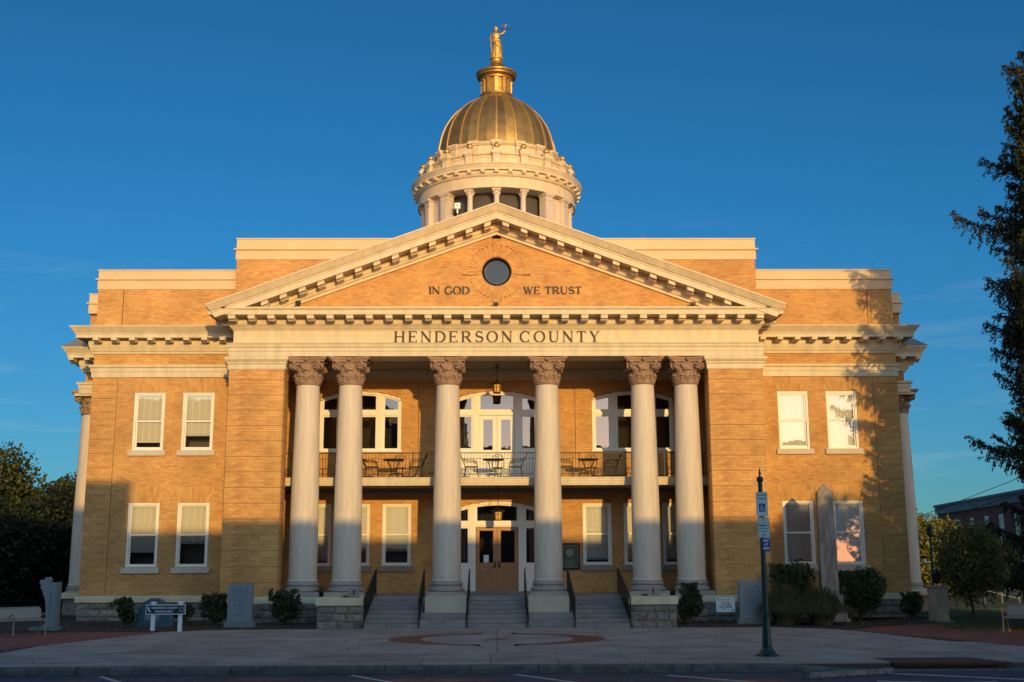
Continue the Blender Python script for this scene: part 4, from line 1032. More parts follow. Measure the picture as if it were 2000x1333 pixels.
# ---------------------------------------------------------------- statue of justice
def skin_body(name, verts, edges, rad, m, parent=None, sub=2, root=0, loc=(0,0,0)):
    me = bpy.data.meshes.new(name); me.from_pydata(verts, edges, []); o = bpy.data.objects.new(name, me); C.objects.link(o)
    sk = o.modifiers.new('skin', 'SKIN'); sk.use_smooth_shade = True
    if not me.skin_vertices: me.attributes.new('skin', 'FLOAT', 'POINT') if False else None
    for i, r in enumerate(rad):
        v = me.skin_vertices[0].data[i]; v.radius = r if isinstance(r, tuple) else (r, r); v.use_root = (i == root)
    sb = o.modifiers.new('sub', 'SUBSURF'); sb.levels = sub; sb.render_levels = sub
    me.materials.append(M[m]); o.parent = parent; o.location = loc
    return o
ST = thing('statue', 'gilded robed woman statue holding scales and sword on top of the dome', 'statue', (0,12,25.84)); ST.scale = (1.25,1.25,.90)
def robe_mb():
    mb = MB(); secs = []
    prof = [(.0,.24,.20,0,0),(.08,.235,.19,0,0),(.3,.21,.17,.0,0),(.6,.195,.16,.02,0),(.85,.18,.14,.02,0),(.98,.165,.125,.01,0),(1.10,.125,.10,0,0),(1.2,.135,.105,-.01,0),(1.32,.165,.12,-.015,0),(1.42,.175,.11,-.02,0),(1.48,.12,.09,-.02,0),(1.53,.055,.055,-.02,0),(1.58,.05,.05,-.02,0)]
    n = 40; vs = []; fs = []
    for z, rx, ry, cx, cy in prof:
        for i in range(n):
            a = 2*PI*i/n; f = 1+(.10*math.sin(a*11+z*2)+.05*math.sin(a*17-z*5))*max(0, 1-z/1.1)+.03*math.sin(a*5+z*14)*(z < 1.3)
            vs.append((cx+rx*f*math.cos(a), cy+ry*f*math.sin(a), z))
    for j in range(len(prof)-1):
        for i in range(n): fs.append((j*n+i, j*n+(i+1)%n, (j+1)*n+(i+1)%n, (j+1)*n+i))
    fs.append(tuple(range(n-1,-1,-1))); mb.add(vs, fs)
    # head
    mb.lathe([(.02,-.12),(.055,-.10),(.075,-.03),(.085,.04),(.075,.10),(.04,.13),(.005,.14)], 16, (-.02,0,1.67), caps=False)
    mb.lathe([(.09,-.0),(.10,.03),(.09,.08),(.085,.09)], 16, (-.02,.01,1.70)); mb.lathe([(.05,-.04),(.065,0),(.04,.05),(.01,.06)], 10, (-.02,.09,1.66))
    mb.tube([(-.02,-.085,1.70),(-.02,-.10,1.66)], .012, 5)
    # right arm down to the sword, left arm raised with the scales
    mb.tube([(-.17,0,1.41),(-.24,-.02,1.25),(-.25,-.06,1.08),(-.22,-.13,1.02)], [.06,.05,.042,.03], 8)
    mb.tube([(.14,0,1.41),(.24,-.01,1.44),(.33,-.02,1.58),(.36,-.03,1.76)], [.06,.05,.042,.028], 8)
    mb.lathe([(.0,-.03),(.035,0),(.0,.04)], 8, (.36,-.03,1.79), caps=False)
    # sash falling from the waist
    mb.tube([(-.16,-.10,1.05),(-.05,-.17,.80),(.10,-.17,.62),(.20,-.10,.55)], [.03,.03,.035,.03], 6)
    mb.tube([(-.15,-.08,1.02),(0,-.11,1.06),(.14,-.07,1.03)], .025, 6)
    # crown spike
    mb.tube([(-.02,0,1.8),(-.02,0,1.93)], [.02,.004], 5)
    return mb
robe_mb().obj('figure', 'goldb', ST, smooth=60)
g = MB(); g.tube([(-.22,-.15,1.16),(-.22,-.15,1.0)], .018, 6); g.tube([(-.30,-.15,1.02),(-.14,-.15,1.02)], .014, 6); g.add([(-.25,-.15,1.0),(-.20,-.16,1.0),(-.20,-.145,1.0),(-.14,-.15,.05)], [(0,1,3),(1,2,3),(2,0,3)]); g.tube([(-.225,-.15,1.0),(-.17,-.15,.05)], [.024,.008], 5); g.obj('sword', 'goldb', ST)
g = MB(); g.tube([(.36,-.03,1.78),(.36,-.03,1.98)], .010, 5); g.lathe([(.001,-.02),(.02,0),(.001,.03)], 8, (.36,-.03,1.99), caps=False); g.tube([(.22,-.03,1.93),(.50,-.03,1.93)], .010, 5)
for x in (.22,.50):
    for d in (-.05,.05): g.tube([(x,-.03,1.93),(x+d,-.03,1.74)], .003, 4)
    g.lathe([(.01,-.03),(.05,-.015),(.07,.0)], 10, (x,-.03,1.74))
g.obj('scales', 'goldb', ST)

# ---------------------------------------------------------------- hanging lanterns
def hang_lantern(name_label, x, y, ztop, z1, sc=1):
    t = thing('hanging_lantern', name_label, 'lantern', (x,y,z1), 0, 'porch lanterns')
    g = MB(); g.tube([(0,0,.40),(0,0,ztop-z1)], .012, 6); g.lathe([(.09,0),(.07,.02)], 12, (0,0,ztop-z1-.02)); g.lathe([(.10,0),(.12,.02),(.02,.06)], 8, (0,0,ztop-z1-.12)); g.obj('rod', 'bronze', t)
    g = MB(); g.lathe([(.27,.32),(.27,.335),(.06,.42),(.05,.46),(.02,.50)], 8, caps=True); g.obj('roof', 'bronze', t)
    g = MB(); g.lathe([(.125,.02),(.15,.30)], 8, caps=False); g.obj('glass', 'amber', t)
    g = MB()
    for k in range(8):
        a = 2*PI*k/8; g.tube([(.13*math.cos(a), .13*math.sin(a), .0), (.155*math.cos(a), .155*math.sin(a), .32)], .010, 4)
    g.lathe([(.14,-.01),(.14,.02)], 8); g.lathe([(.155,.30),(.16,.33)], 8); g.lathe([(.145,.21),(.155,.22)], 8); g.obj('frame', 'bronze', t)
    return t
hang_lantern('bronze hanging lantern with amber panes under the upper porch ceiling', 0, 2.2, 9.2, 8.15)
hang_lantern('bronze hanging lantern with amber panes below the balcony above the oak doors', .04, 2.4, 4.72, 3.50)

# ---------------------------------------------------------------- balcony furniture
def side_chair():
    t = thing('patio_chair', 'x', 'chair', (0,0,0), 0, 'iron chairs on the balcony')
    g = MB(); g.box(-.22,.22,-.22,.22,.42,.445).box(-.22,.22,-.235,-.22,.41,.45); g.obj('seat', 'black', t)
    g = MB()
    g.tube([(-.22,.22,.43),(-.24,.34,.72),(-.24,.42,.90)], .014, 6); g.tube([(.22,.22,.43),(.24,.34,.72),(.24,.42,.90)], .014, 6); g.tube([(-.24,.42,.90),(0,.44,.96),(.24,.42,.90)], .014, 6)
    for i in range(7): x = -.2+.4*i/6; g.tube([(x*.95,.22,.45),(x,.34,.70),(x,.43,.93)], .006, 4)
    for z_, y_ in ((.55,.27),(.65,.31),(.75,.35),(.84,.39)): g.tube([(-.23,y_,z_),(.23,y_,z_)], .006, 4)
    g.obj('backrest', 'black', t)
    for s in (-1,1):
        g = MB(); g.tube([(s*.25,.34,.72),(s*.29,.15,.66),(s*.29,-.08,.66),(s*.28,-.2,.60),(s*.24,-.22,.44)], .013, 6); g.tube([(s*.25,.32,.68),(s*.28,.15,.61),(s*.28,-.05,.61),(s*.27,-.19,.54)], .008, 5); g.obj('armrest', 'black', t)
        for yy in (-.21,.21):
            g = MB(); g.tube([(s*.21,yy,.43),(s*.22,yy*1.1,.2),(s*.24,yy*1.3,0)], .012, 6); g.obj('leg', 'black', t)
    return t
def back_chair(t0):
    return t0
ch0 = side_chair(); first = True
def put_chair(x, y, rz, label):
    global first
    c = ch0 if first else copy_tree(ch0); first = False
    c.location = (x, y, 4.985); c.rotation_euler = (0,0,rz); c['label'] = label; return c
# scroll backed chair behind each table
def scroll_chair(x, y, label):
    t = thing('scroll_chair', label, 'chair', (x,y,4.985), 0, 'scroll backed chairs behind the balcony tables')
    g = MB(); g.lathe([(.21,.43),(.21,.455)], 16); g.obj('seat', 'black', t)
    g = MB(); g.tube([(-.21,.15,.43),(-.22,.18,.72)]+[(-.22*math.cos(a), .18, .76+.20*math.sin(a)) for a in np.linspace(0,PI,9)]+[(.22,.18,.72),(.21,.15,.43)], .011, 6)
    for s in (-1,1):
        g.tube([(s*(.08+.07*math.cos(a)*(1-a/9)), .18, .84+.07*math.sin(a)*(1-a/9)) for a in np.linspace(0,5,14)], .008, 5)
    g.tube([(0,.17,.45),(0,.18,.93)], .008, 5); g.obj('backrest', 'black', t)
    for a in (.8,2.4,3.9,5.5):
        g = MB(); g.tube([(.17*math.cos(a),.17*math.sin(a),.43),(.15*math.cos(a),.15*math.sin(a),.22),(.22*math.cos(a),.22*math.sin(a),0)], .011, 6); g.obj('leg', 'black', t)
def bistro(x, y, label):
    t = thing('bistro_table', label, 'table', (x,y,4.985), 0, 'iron tables on the balcony')
    g = MB(); g.lathe([(.36,.66),(.38,.67),(.39,.70),(.37,.715)], 28); g.obj('table_top', 'black', t, smooth=30)
    for k in range(4):
        a = PI/4+k*PI/2; g = MB(); g.tube([(r*math.cos(a), r*math.sin(a), z) for r, z in ((.30,.66),(.22,.5),(.13,.33),(.15,.18),(.24,.08),(.27,0))], .012, 6); g.obj('leg', 'black', t)
    g = MB(); g.lathe([(.14,.26),(.14,.28)], 16); g.obj('shelf', 'black', t)
for x, where in ((-3.76,'left'), (-.13,'middle'), (3.33,'right')):
    cap = {'left':'in front of the left arched window', 'middle':'in front of the white balcony doors', 'right':'beside the right arched window'}[where]
    bistro(x, 2.1, 'round black iron table on the balcony '+cap)
    put_chair(x-.80, 2.1, PI/2+.0, 'black iron armchair facing right at the balcony table '+cap)
    put_chair(x+.80, 2.1, -PI/2, 'black iron armchair facing left at the balcony table '+cap)
    scroll_chair(x+.16, 2.75, 'scroll backed iron chair behind the table '+cap.replace('in front of the ','by the ').replace('beside the ','by the '))

# ---------------------------------------------------------------- stair rails
for i, (xf, xb) in enumerate(((-4.18,-4.12),(-2.46,-2.48),(-.94,-.94),(.93,.94),(2.45,2.40),(4.20,4.12))):
    where = ['at the far left of the steps beside the left stone podium','between the left stair flight and the left centre column pedestal','at the left edge of the middle stair flight','at the right edge of the middle stair flight','between the right centre column pedestal and the right stair flight','at the far right of the steps beside the right stone podium'][i]
    t = thing('stair_railing', 'black iron handrail '+where, 'railing', (0,0,0), 0, 'handrails on the front steps')
    X = lambda y: xf+(xb-xf)*(y+2.8)/2.9
    zg = lambda y: max(0, min(.88, .88*(y+2.8)/2.6))
    g = MB(); g.tube([(X(-2.82),-2.82,.02),(X(-2.80),-2.80,.92),(X(-.1),-.1,1.78),(X(.15),.15,1.79),(X(.15),.15,.88)], .021, 8); g.obj('top_rail', 'black', t)
    g = MB(); g.tube([(X(-2.8),-2.8,.18),(X(-.1),-.1,1.03),(X(.15),.15,1.04)], .014, 6); g.obj('bottom_rail', 'black', t)
    for k in range(22):
        y = -2.7+k*.125; zt = .92+(1.78-.92)*(y+2.8)/2.7; zb_ = .18+(1.03-.18)*(y+2.8)/2.7
        if k == 0: g = MB(); g.box(-.007,.007,-.007,.007,0,.745); bb = g.obj('baluster', 'black', t, loc=(X(y),y,zb_))
        else: inst(bb, t, (X(y),y,zb_))

# ---------------------------------------------------------------- text helper for small flat print
def text_mesh(s, size, m, parent, loc, rot=(PI/2,0,0), ext=.0015, name='lettering', w=None, bold=0, align='CENTER'):
    cu = bpy.data.curves.new('t', 'FONT'); cu.body = s; cu.size = size; cu.align_x = align; cu.align_y = 'CENTER'; cu.extrude = ext; cu.offset = bold; cu.resolution_u = 3
    o = bpy.data.objects.new('t', cu); C.objects.link(o); dg = bpy.context.evaluated_depsgraph_get(); dg.update()
    me = bpy.data.meshes.new_from_object(o.evaluated_get(dg)); bpy.data.objects.remove(o)
    ob = bpy.data.objects.new(name, me); C.objects.link(ob); me.materials.clear(); me.materials.append(M[m]); ob.parent = parent; ob.location = loc; ob.rotation_euler = rot
    if w:
        xs = [v.co.x for v in me.vertices]; k = w/(max(xs)-min(xs)); ob.scale = (k,1,1)
    return ob

# ---------------------------------------------------------------- parking sign post
PS = thing('sign_post', 'dark green cast iron post with spear finial carrying parking signs', 'sign post', (6.04,-13.3,0))
g = MB(); g.lathe([(.26,0),(.26,.035),(.22,.05),(.20,.06),(.17,.10),(.125,.16),(.115,.19),(.12,.21)], 8); g.obj('foot', 'green', PS, bevel=.004)
g = MB(); n = 16; secs = []
for z, r in ((.2,.108),(.22,.11),(.5,.095),(.86,.082)): secs.append([(r*(1-.08*(i%2))*math.cos(2*PI*i/n), r*(1-.08*(i%2))*math.sin(2*PI*i/n), z) for i in range(n)])
g.loft(secs); g.lathe([(.085,.85),(.10,.86),(.10,.88),(.086,.90),(.095,.92),(.095,.94),(.075,.97)], 20); g.obj('base_column', 'green', PS)
g = MB(); g.lathe([(.074,.95),(.066,1.3),(.056,2.2),(.05,3.9)], 20); g.obj('pole', 'green', PS, smooth=40)
g = MB(); g.lathe([(.052,3.86),(.075,3.88),(.08,3.91),(.078,3.94),(.05,3.98),(.02,4.0),(.018,4.02),(.035,4.05),(.02,4.1),(.003,4.20)], 12); g.obj('finial', 'green', PS, smooth=30)
def board(parent, name, x0, x1, z0, z1, y, m, border=None, r=.02):
    def rr(x0,x1,z0,z1,r):
        p = []
        for cx, cz, a in ((x1-r,z0+r,-90),(x1-r,z1-r,0),(x0+r,z1-r,90),(x0+r,z0+r,180)):
            for i in range(5): t = R_(a+90*i/4); p.append((cx+r*math.cos(t), cz+r*math.sin(t)))
        return p
    g = MB(); g.prism(rr(x0,x1,z0,z1,r), y, y+.004); o = g.obj(name, m, parent)
    if border:
        A = rr(x0+.007,x1-.007,z0+.007,z1-.007,r*.8); B = rr(x0+.014,x1-.014,z0+.014,z1-.014,r*.6); g = MB(); n = len(A)
        g.add([(x,y-.001,z) for x,z in A]+[(x,y-.001,z) for x,z in B], [(i,(i+1)%n,n+(i+1)%n,n+i) for i in range(n)]); g.obj('border', border, o)
    return o
y = -.075
b = board(PS, 'sign_board', -.125,.135,3.08,3.63, y, 'signw', 'signg', .025)
text_mesh('RESERVED', .052, 'signg', b, (.005,y-.002,3.555), w=.20, bold=.0015); text_mesh('PARKING', .052, 'signg', b, (.005,y-.002,3.475), w=.185, bold=.0015)
g = MB(); g.box(-.065,.075,y-.003,y,3.185,3.37); g.obj('symbol_field', 'signb', b)
g = MB()   # wheelchair symbol
rib(g, arc(.0,3.25,.035,.035,100,370,14), .010, y-.005, y-.003); rib(g, [(-.008,3.33),(-.003,3.272),(.033,3.272),(.05,3.225),(.062,3.23)], .011, y-.0056, y-.003); rib(g, [(-.006,3.30),(.025,3.30)], .009, y-.0062, y-.003)
g.lathe([(.001,-.010),(.010,0),(.001,.010)], 8, (-.012,y-.003,3.345), caps=False); g.obj('wheelchair_symbol', 'wht', b)
b = board(PS, 'sign_board', -.11,.14,2.885,3.055, y, 'signw', 'signg', .02); text_mesh('VAN', .045, 'signk', b, (.015,y-.002,3.0), bold=.001); text_mesh('ACCESSIBLE', .03, 'signk', b, (.015,y-.002,2.94), w=.17)
b = board(PS, 'sign_board', -.115,.155,2.60,2.865, y, 'signw', 'signg', .02)
text_mesh('MAXIMUM', .048, 'signg', b, (.02,y-.002,2.805), w=.20, bold=.001); text_mesh('PENALTY', .048, 'signg', b, (.02,y-.002,2.74), w=.19, bold=.001); text_mesh('$250', .06, 'signg', b, (.02,y-.002,2.665), bold=.001)
b = board(PS, 'sign_board', -.03,.155,2.29,2.585, y, 'signb', None, .008)
for s_, z in (('PAY',2.53),('AT',2.445),('KIOSK',2.36)): text_mesh(s_, .072, 'wht', b, (.062,y-.002,z), w=.14 if s_ == 'KIOSK' else None, bold=.002)
g = MB()
for z in (3.06,2.87,3.6,2.62): g.box(-.055,.055,-.07,.055,z-.012,z+.012)
g.obj('bracket', 'black', PS)

# ---------------------------------------------------------------- finance department sign
FS = thing('office_sign', 'low navy sign on two white posts reading county finance dept', 'sign', (-10.06,-3.85,0))
for x in (-.40,.42):
    g = MB(); g.box(x-.055,x+.055,-.0,.11,-.02,.84).box(x-.085,x+.085,-.03,.14,.84,.87).box(x-.06,x+.06,-.005,.115,.87,.89); g.obj('post', 'wht', FS, bevel=.004)
g = MB(); g.box(-.585,.575,-.05,-.02,.53,.79); b = g.obj('sign_board', 'navy', FS)
g = MB(); g.box(-.60,.59,-.055,-.015,.785,.805).box(-.60,.59,-.055,-.015,.515,.535).box(-.60,-.585,-.055,-.015,.535,.785).box(.575,.59,-.055,-.015,.535,.785); g.obj('border', 'wht', b)
text_mesh('HENDERSON COUNTY', .085, 'wht', b, (-.04,-.052,.705), w=.80, bold=.001); text_mesh('FINANCE DEPT.', .08, 'wht', b, (-.05,-.052,.60), w=.54, bold=.001)
g = MB(); rib(g, [(-.53,.74),(-.52,.66),(-.49,.60),(-.44,.60)], [.035,.04,.03,.012], -.055, -.05); g.obj('figure_mark', 'wht', b)
g = MB(); rib(g, arc(.48,.66,.07,.075,0,360,24), .008, -.055, -.05); rib(g, arc(.48,.66,.045,.05,0,360,20), .005, -.0545, -.05); g.obj('seal', 'signw', b)
# ---------------------------------------------------------------- monuments
def slab_mon(x0, x1, y, zt, label, lines, hz=.2):
    t = thing('stone_monument', label, 'monument', ((x0+x1)/2, y, 0)); hw = (x1-x0)/2
    g = MB(); g.box(-hw-.08,hw+.08,-.05,.35,-.05,hz); g.obj('base', 'granw', t, bevel=.01)
    g = MB(); g.box(-hw,hw,.03,.23,hz,zt-.01); g.obj('slab', 'gran', t, bevel=.012)
    rr = random.Random(int(x0*10)); g = MB(); z = zt-.12
    for n_ in lines:
        if n_:
            x = -hw*n_
            while x < hw*n_: x2 = min(x+rr.uniform(.03,.09), hw*n_); g.box(x, x2, .026, .0305, z, z+.022); x = x2+.018
        z -= .052
    g.obj('inscription', 'grand', t); return t
slab_mon(-8.58,-7.80,-2.3,1.39, 'tall grey granite slab with carved inscription in front of the left brick pier', (.3,.15,.7,.8,.4,.5,.6,.85,.85,.5,.4,.6,.1,.1,.15,0,.4,.3))
slab_mon(7.88,8.68,-1.7,1.41, 'tall grey granite slab partly behind the parking sign post and tall grasses', (0,0,.5,.3,0,.6,.7,0,.5,.6,.3,.5))
t = thing('rounded_monument', 'dark blue grey round topped boulder behind the finance sign', 'monument', (-11.0,-1.9,0))
g = MB(); pts = [(-.62,-.08),(-.60,.25),(-.52,.55),(-.36,.80),(-.14,.93),(.10,.93),(.34,.80),(.52,.58),(.60,.30),(.62,-.08)]; g.prism(pts, 0, .25); g.obj('stone_body', 'blkst', t, bevel=.04)
g = MB(); g.prism([(-.3,.25),(-.28,.5),(-.1,.6),(.12,.58),(.2,.4),(.15,.22)], -.012, 0); g.obj('carved_panel', 'granw', t)
t = thing('carved_monument', 'pale granite monument with jagged map outline left edge beside the left bench', 'monument', (-13.80,-3.4,0))
g = MB(); g.box(-.55,.32,-.05,.35,-.05,.12); g.obj('base', 'granw', t, bevel=.01)
g = MB(); g.prism([(-.22,.12),(-.06,.28),(-.09,.48),(-.11,.75),(-.15,.98),(-.22,1.12),(-.25,1.24),(-.32,1.30),(-.28,1.36),(-.34,1.45),(-.33,1.54),(-.18,1.56),(-.18,1.62),(-.06,1.63),(-.02,1.58),(.0,1.50),(-.04,1.47),(.2,1.46),(.2,.12)][::-1], .03, .22); g.obj('slab', 'gran', t, bevel=.008)
g = MB(); g.box(.20,.27,.0,.25,.12,1.48); g.obj('rough_edge', 'granw', t)
g = MB(); g.lathe([(.001,-.05),(.03,-.02),(.035,.03),(.001,.06)], 8, (.03,.03,1.14), caps=False); g.prism([(.0,.55),(.07,.55),(.08,.8),(.06,1.08),(0,1.08),(-.02,.8)][::-1], .015, .03); g.box(-.01,.06,.02,.03,.3,.33); g.obj('carved_figure', 'granw', t)
# obelisk
t = thing('obelisk', 'tall veined brown grey stone obelisk on stepped base before the right wing', 'obelisk', (11.22,-.3,0))
g = MB(); g.box(-.56,.58,-.5,.6,-.05,.14); g.obj('step_stone', 'obel', t, bevel=.02)
g = MB(); g.box(-.48,.50,-.42,.5,.14,.34); g.obj('step_stone', 'obel', t, bevel=.02)
g = MB(); g.box(-.38,.40,-.3,.4,.34,.90); g.obj('pedestal', 'obel', t, bevel=.02)
g = MB(); q = lambda h, z: [(-h,-h,z),(h,-h,z),(h,h,z),(-h,h,z)]; g.loft([q(.285,.90), q(.252,4.33)]); g.obj('shaft', 'obel', t)
g = MB(); g.loft([q(.252,4.331), q(.004,4.63)]); g.obj('apex', 'obel', t); t.rotation_euler = (0,0,R_(-7))
# tan plinth with dark bust
t = thing('bust_on_plinth', 'tan concrete plinth with dark bronze bust beside the right corner', 'statue', (14.80,-.55,0), R_(14))
g = MB(); g.box(-.24,.24,-.24,.24,.05,1.14); g.obj('plinth', 'tan', t, bevel=.015)
g = MB(); g.box(-.28,.28,-.28,.28,1.14,1.18); g.obj('plinth_cap', 'tan', t); g = MB(); g.box(-.34,.34,-.34,.34,-.05,.05); g.obj('base', 'conc', t)
vv = [(0,0,.0),(0,0,.2),(0,0,.36),(0,-.01,.44),(0,-.02,.55),(-.16,0,.32),(.16,0,.32)]
skin_body('bust', vv, [(0,1),(1,2),(2,3),(3,4),(2,5),(2,6)], [(.12,.09),(.14,.1),(.12,.09),.05,(.075,.085),(.07,.06),(.07,.06)], 'bronze', t, 2, 0, (0,0,1.22))
# yard sign
t = thing('yard_sign', 'small white yard sign reading you are not alone in the mulch bed', 'sign', (7.46,-1.5,0), R_(3))
b = board(t, 'sign_board', -.315,.31,.40,.87, -.01, 'signw', None, .005)
text_mesh('YOU ARE', .115, 'signk', b, (.0,-.012,.665), w=.30, bold=.002); text_mesh('NOT ALONE', .115, 'signk', b, (-.01,-.012,.565), w=.42, bold=.002)
g = MB(); g.box(-.17,.17,-.013,-.0105,.79,.805).box(-.15,.13,-.013,-.0105,.745,.757).box(-.12,-.02,-.013,-.0105,.485,.505); g.obj('small_print', 'grand', b)
g = MB(); g.prism([(-.27,.85),(-.23,.84),(-.2,.75),(-.24,.77)], -.013,-.0105); g.prism([(.2,.49),(.29,.44),(.27,.42),(.18,.45)], -.013,-.0105); g.obj('leaf_print', 'signg', b)
for x in (-.18,.18): MB().tube([(x,.0,.40),(x,.0,-.05)], .006, 5).obj('stake', 'black', t)
# small grid panels standing on the podium caps
for x, lab in ((-4.62,'small white perforated panel with dark emblem standing on the left stone podium'), (5.05,'small white perforated panel with dark emblem standing on the right stone podium')):
    t = thing('emblem_panel', lab, 'sign', (x,-1.9,.93), 0, 'emblem panels on the podiums')
    g = MB(); g.prism([(-.20,0),(.20,0),(.16,.30),(-.16,.30)], 0, .015); g.obj('panel', 'bench', t)
    g = MB(); rib(g, [(0,.08),(0,.23)], [.05,.07], -.006, 0); g.obj('emblem', 'signk', t)
    g = MB()
    for i in range(7): z = .04+i*.038; hw_ = .19-.04*z/.3; g.box(-hw_, hw_, -.003, 0, z, z+.006)
    g.obj('grid_line', 'baset', t)
    g = MB(); g.box(-.16,-.13,.015,.2,0,.02).box(.13,.16,.015,.2,0,.02); g.obj('foot', 'black', t)
t = thing('potted_plant', 'small dark potted plant between the left twin columns', 'plant', (-5.95,.1,.885))
MB().lathe([(.09,0),(.13,.16)], 12).obj('pot', 'bronze', t); leaves('foliage', rng.normal(size=(180,3))*(.08,.08,.06)+(0,0,.24), 'leafsh', (.03,.07), t)
t = thing('potted_plant', 'small dark potted plant between the right twin columns', 'plant', (5.95,.1,.885))
MB().lathe([(.09,0),(.13,.16)], 12).obj('pot', 'bronze', t); leaves('foliage', rng.normal(size=(120,3))*(.06,.06,.04)+(0,0,.2), 'leafsh', (.03,.06), t)
# plaque right of the door
t = thing('wall_plaque', 'framed dark green commemorative plaque on brick right of the oak doors', 'plaque', (2.66,3.56,0))
MB().box(-.42,.42,-.04,.03,1.72,2.68).obj('frame', 'bronze', t, bevel=.01); g = MB(); g.box(-.34,.34,-.055,-.04,1.80,2.60); g.obj('plate', 'plq', t)
g = MB(); g.box(-.345,.345,-.06,-.05,2.59,2.61).box(-.345,.345,-.06,-.05,1.79,1.81).box(-.35,-.335,-.06,-.05,1.81,2.59).box(.335,.35,-.06,-.05,1.81,2.59); g.obj('border', 'plqf', t)
g = MB(); ring_y(g, [(0.001,-.07),(.13,-.065),(.15,-.055)], (.05,0,2.33), 24); g.obj('seal', 'plqf', t)
g = MB()
for i in range(4): g.box(-.2+.05*(i%2), .25-.04*(i%2), -.060, -.055, 2.05-i*.06, 2.07-i*.06)
g.obj('text_line', 'plqf', t)
# benches
def bench(x, y, rz, label):
    t = thing('park_bench', label, 'bench', (x,y,0), rz, 'tan metal benches')
    W_ = .9
    g = MB(); secs = [[( -W_,-.22,.42),(-W_,.2,.44),(-W_,.2,.455),(-W_,-.22,.435)], [(W_,-.22,.42),(W_,.2,.44),(W_,.2,.455),(W_,-.22,.435)]]; g.loft(secs); g.tube([(-W_,-.24,.42),(W_,-.24,.42)], .022, 8); g.obj('seat', 'bench', t)
    g = MB(); pts = [(-W_,.46),(-W_,.70),(-W_+.04,.76),(W_-.04,.76),(W_,.70),(W_,.46)]
    g.T = lambda a,b,c: (a, .22+b+(c-.46)*.25, c); g.prism(pts[::-1], 0, .012); g.T = None; g.tube([(-W_,.22,.46),(-W_,.28,.70),(-W_+.05,.297,.77),(W_-.05,.297,.77),(W_,.28,.70),(W_,.22,.46)], .018, 8); g.obj('backrest', 'bench', t)
    for x_ in (-W_,0,W_):
        g = MB(); g.tube([(x_,.22,.50),(x_,.05,.56),(x_,-.15,.60),(x_,-.27,.60),(x_,-.31,.54),(x_,-.27,.42),(x_,-.27,.25),(x_,-.33,.0)], .020, 8); g.obj('armrest', 'bench', t)
        g = MB(); g.tube([(x_,-.22,.43),(x_,.22,.44),(x_,.24,.25),(x_,.33,0)], .020, 8); g.obj('leg', 'bench', t)
        g = MB(); g.lathe([(.04,0),(.03,.02)], 8, (x_,-.33,0)); g.lathe([(.04,0),(.03,.02)], 8, (x_,.33,0)); g.obj('foot_pad', 'bench', t)
    return t
bench(-14.18,-5.19,R_(38),'tan metal mesh bench on red brick paving at the left edge'); bench(15.46,-6.3,R_(-38),'tan metal mesh bench on the lawn at the right edge')

# ---------------------------------------------------------------- ground
def struct(o): o['kind'] = 'structure'; return o
struct(MB().box(-900,900,-300,900,-.5,-.30).obj('ground', 'earth'))
struct(MB().box(-200,200,-35.5,-15.3,-.29,-.15).obj('road', 'road'))
struct(MB().box(-200,200,-60,-35.5,-.29,-.02).obj('far_pavement', 'conc'))
# plaza: joint base and separate slabs
KY = -15.30
pb = struct(MB().slab([(-30,KY+.3),(30,KY+.3),(30,2),(-30,2)], -.29, -.022).obj('plaza', 'jdark'))
def clipx(y):  # half width of the concrete between the red brick areas
    return 12.3+( -y-10)*.35 if y < -4.4 else 30
def slabs(y0, y1, xs, nm='slab'):
    for a, b in zip(xs[:-1], xs[1:]):
        g = .007; poly = []
        L0 = -(10.2+max(0,-y0-4.4)*.30); L1 = -(10.2+max(0,-y1-4.4)*.30); Rr0 = -L0+.1+.06*max(0,-y0-4.4)*1.6; Rr1 = -L1+.1+.06*max(0,-y1-4.4)*1.6
        a0 = max(a+g, L0); a1 = max(a+g, L1); b0 = min(b-g, Rr0); b1 = min(b-g, Rr1)
        if b0 <= a0 or b1 <= a1: continue
        MB().slab([(a0,y0+g),(b0,y0+g),(b1,y1-g),(a1,y1-g)], -.06, 0).obj(nm, 'conc', pb, bevel=.004)
xs1 = [-17.62+1.47*i for i in range(25)]; xs1 = [-1.47*12+.0-.15+1.47*i for i in range(25)]
slabs(KY+.32, -12.1, xs1)
xs2 = [-2.93*5+2.93*i for i in range(11)]
for y0, y1 in ((-12.1,-9.3),(-9.3,-6.2),(-6.2,-4.0),(-4.0,-2.8)): slabs(y0, y1, xs2)
for s in (-1,1):
    a, b = sorted((s*9.0, s*5.8)); MB().slab([(a,-3.2),(b,-3.2),(b,-2.8),(a,-2.8)], -.05, .004).obj('slab', 'conc', pb)
# red brick paving left and right, lawn beyond
struct(MB().slab([(-30,KY+.3),(-13.45,KY+.3),(-10.2,-4.4),(-10.3,-3.9),(-30,-4.0)], -.2, .004).obj('brick_paving', 'paver'))
struct(MB().slab([(14.4,KY+.3),(40,KY+.3),(40,-5.6),(17,-6.2),(13.6,-4.3),(14.5,-1.4),(13.2,-2.0),(10.55,-4.3)], -.2, .005).obj('brick_paving', 'paver'))
struct(MB().slab([(13.7,-4.25),(17,-6.15),(40,-5.55),(40,30),(15.2,30),(15.2,-1.2),(14.6,-1.35)], -.2, .012).obj('lawn', 'lawn'))
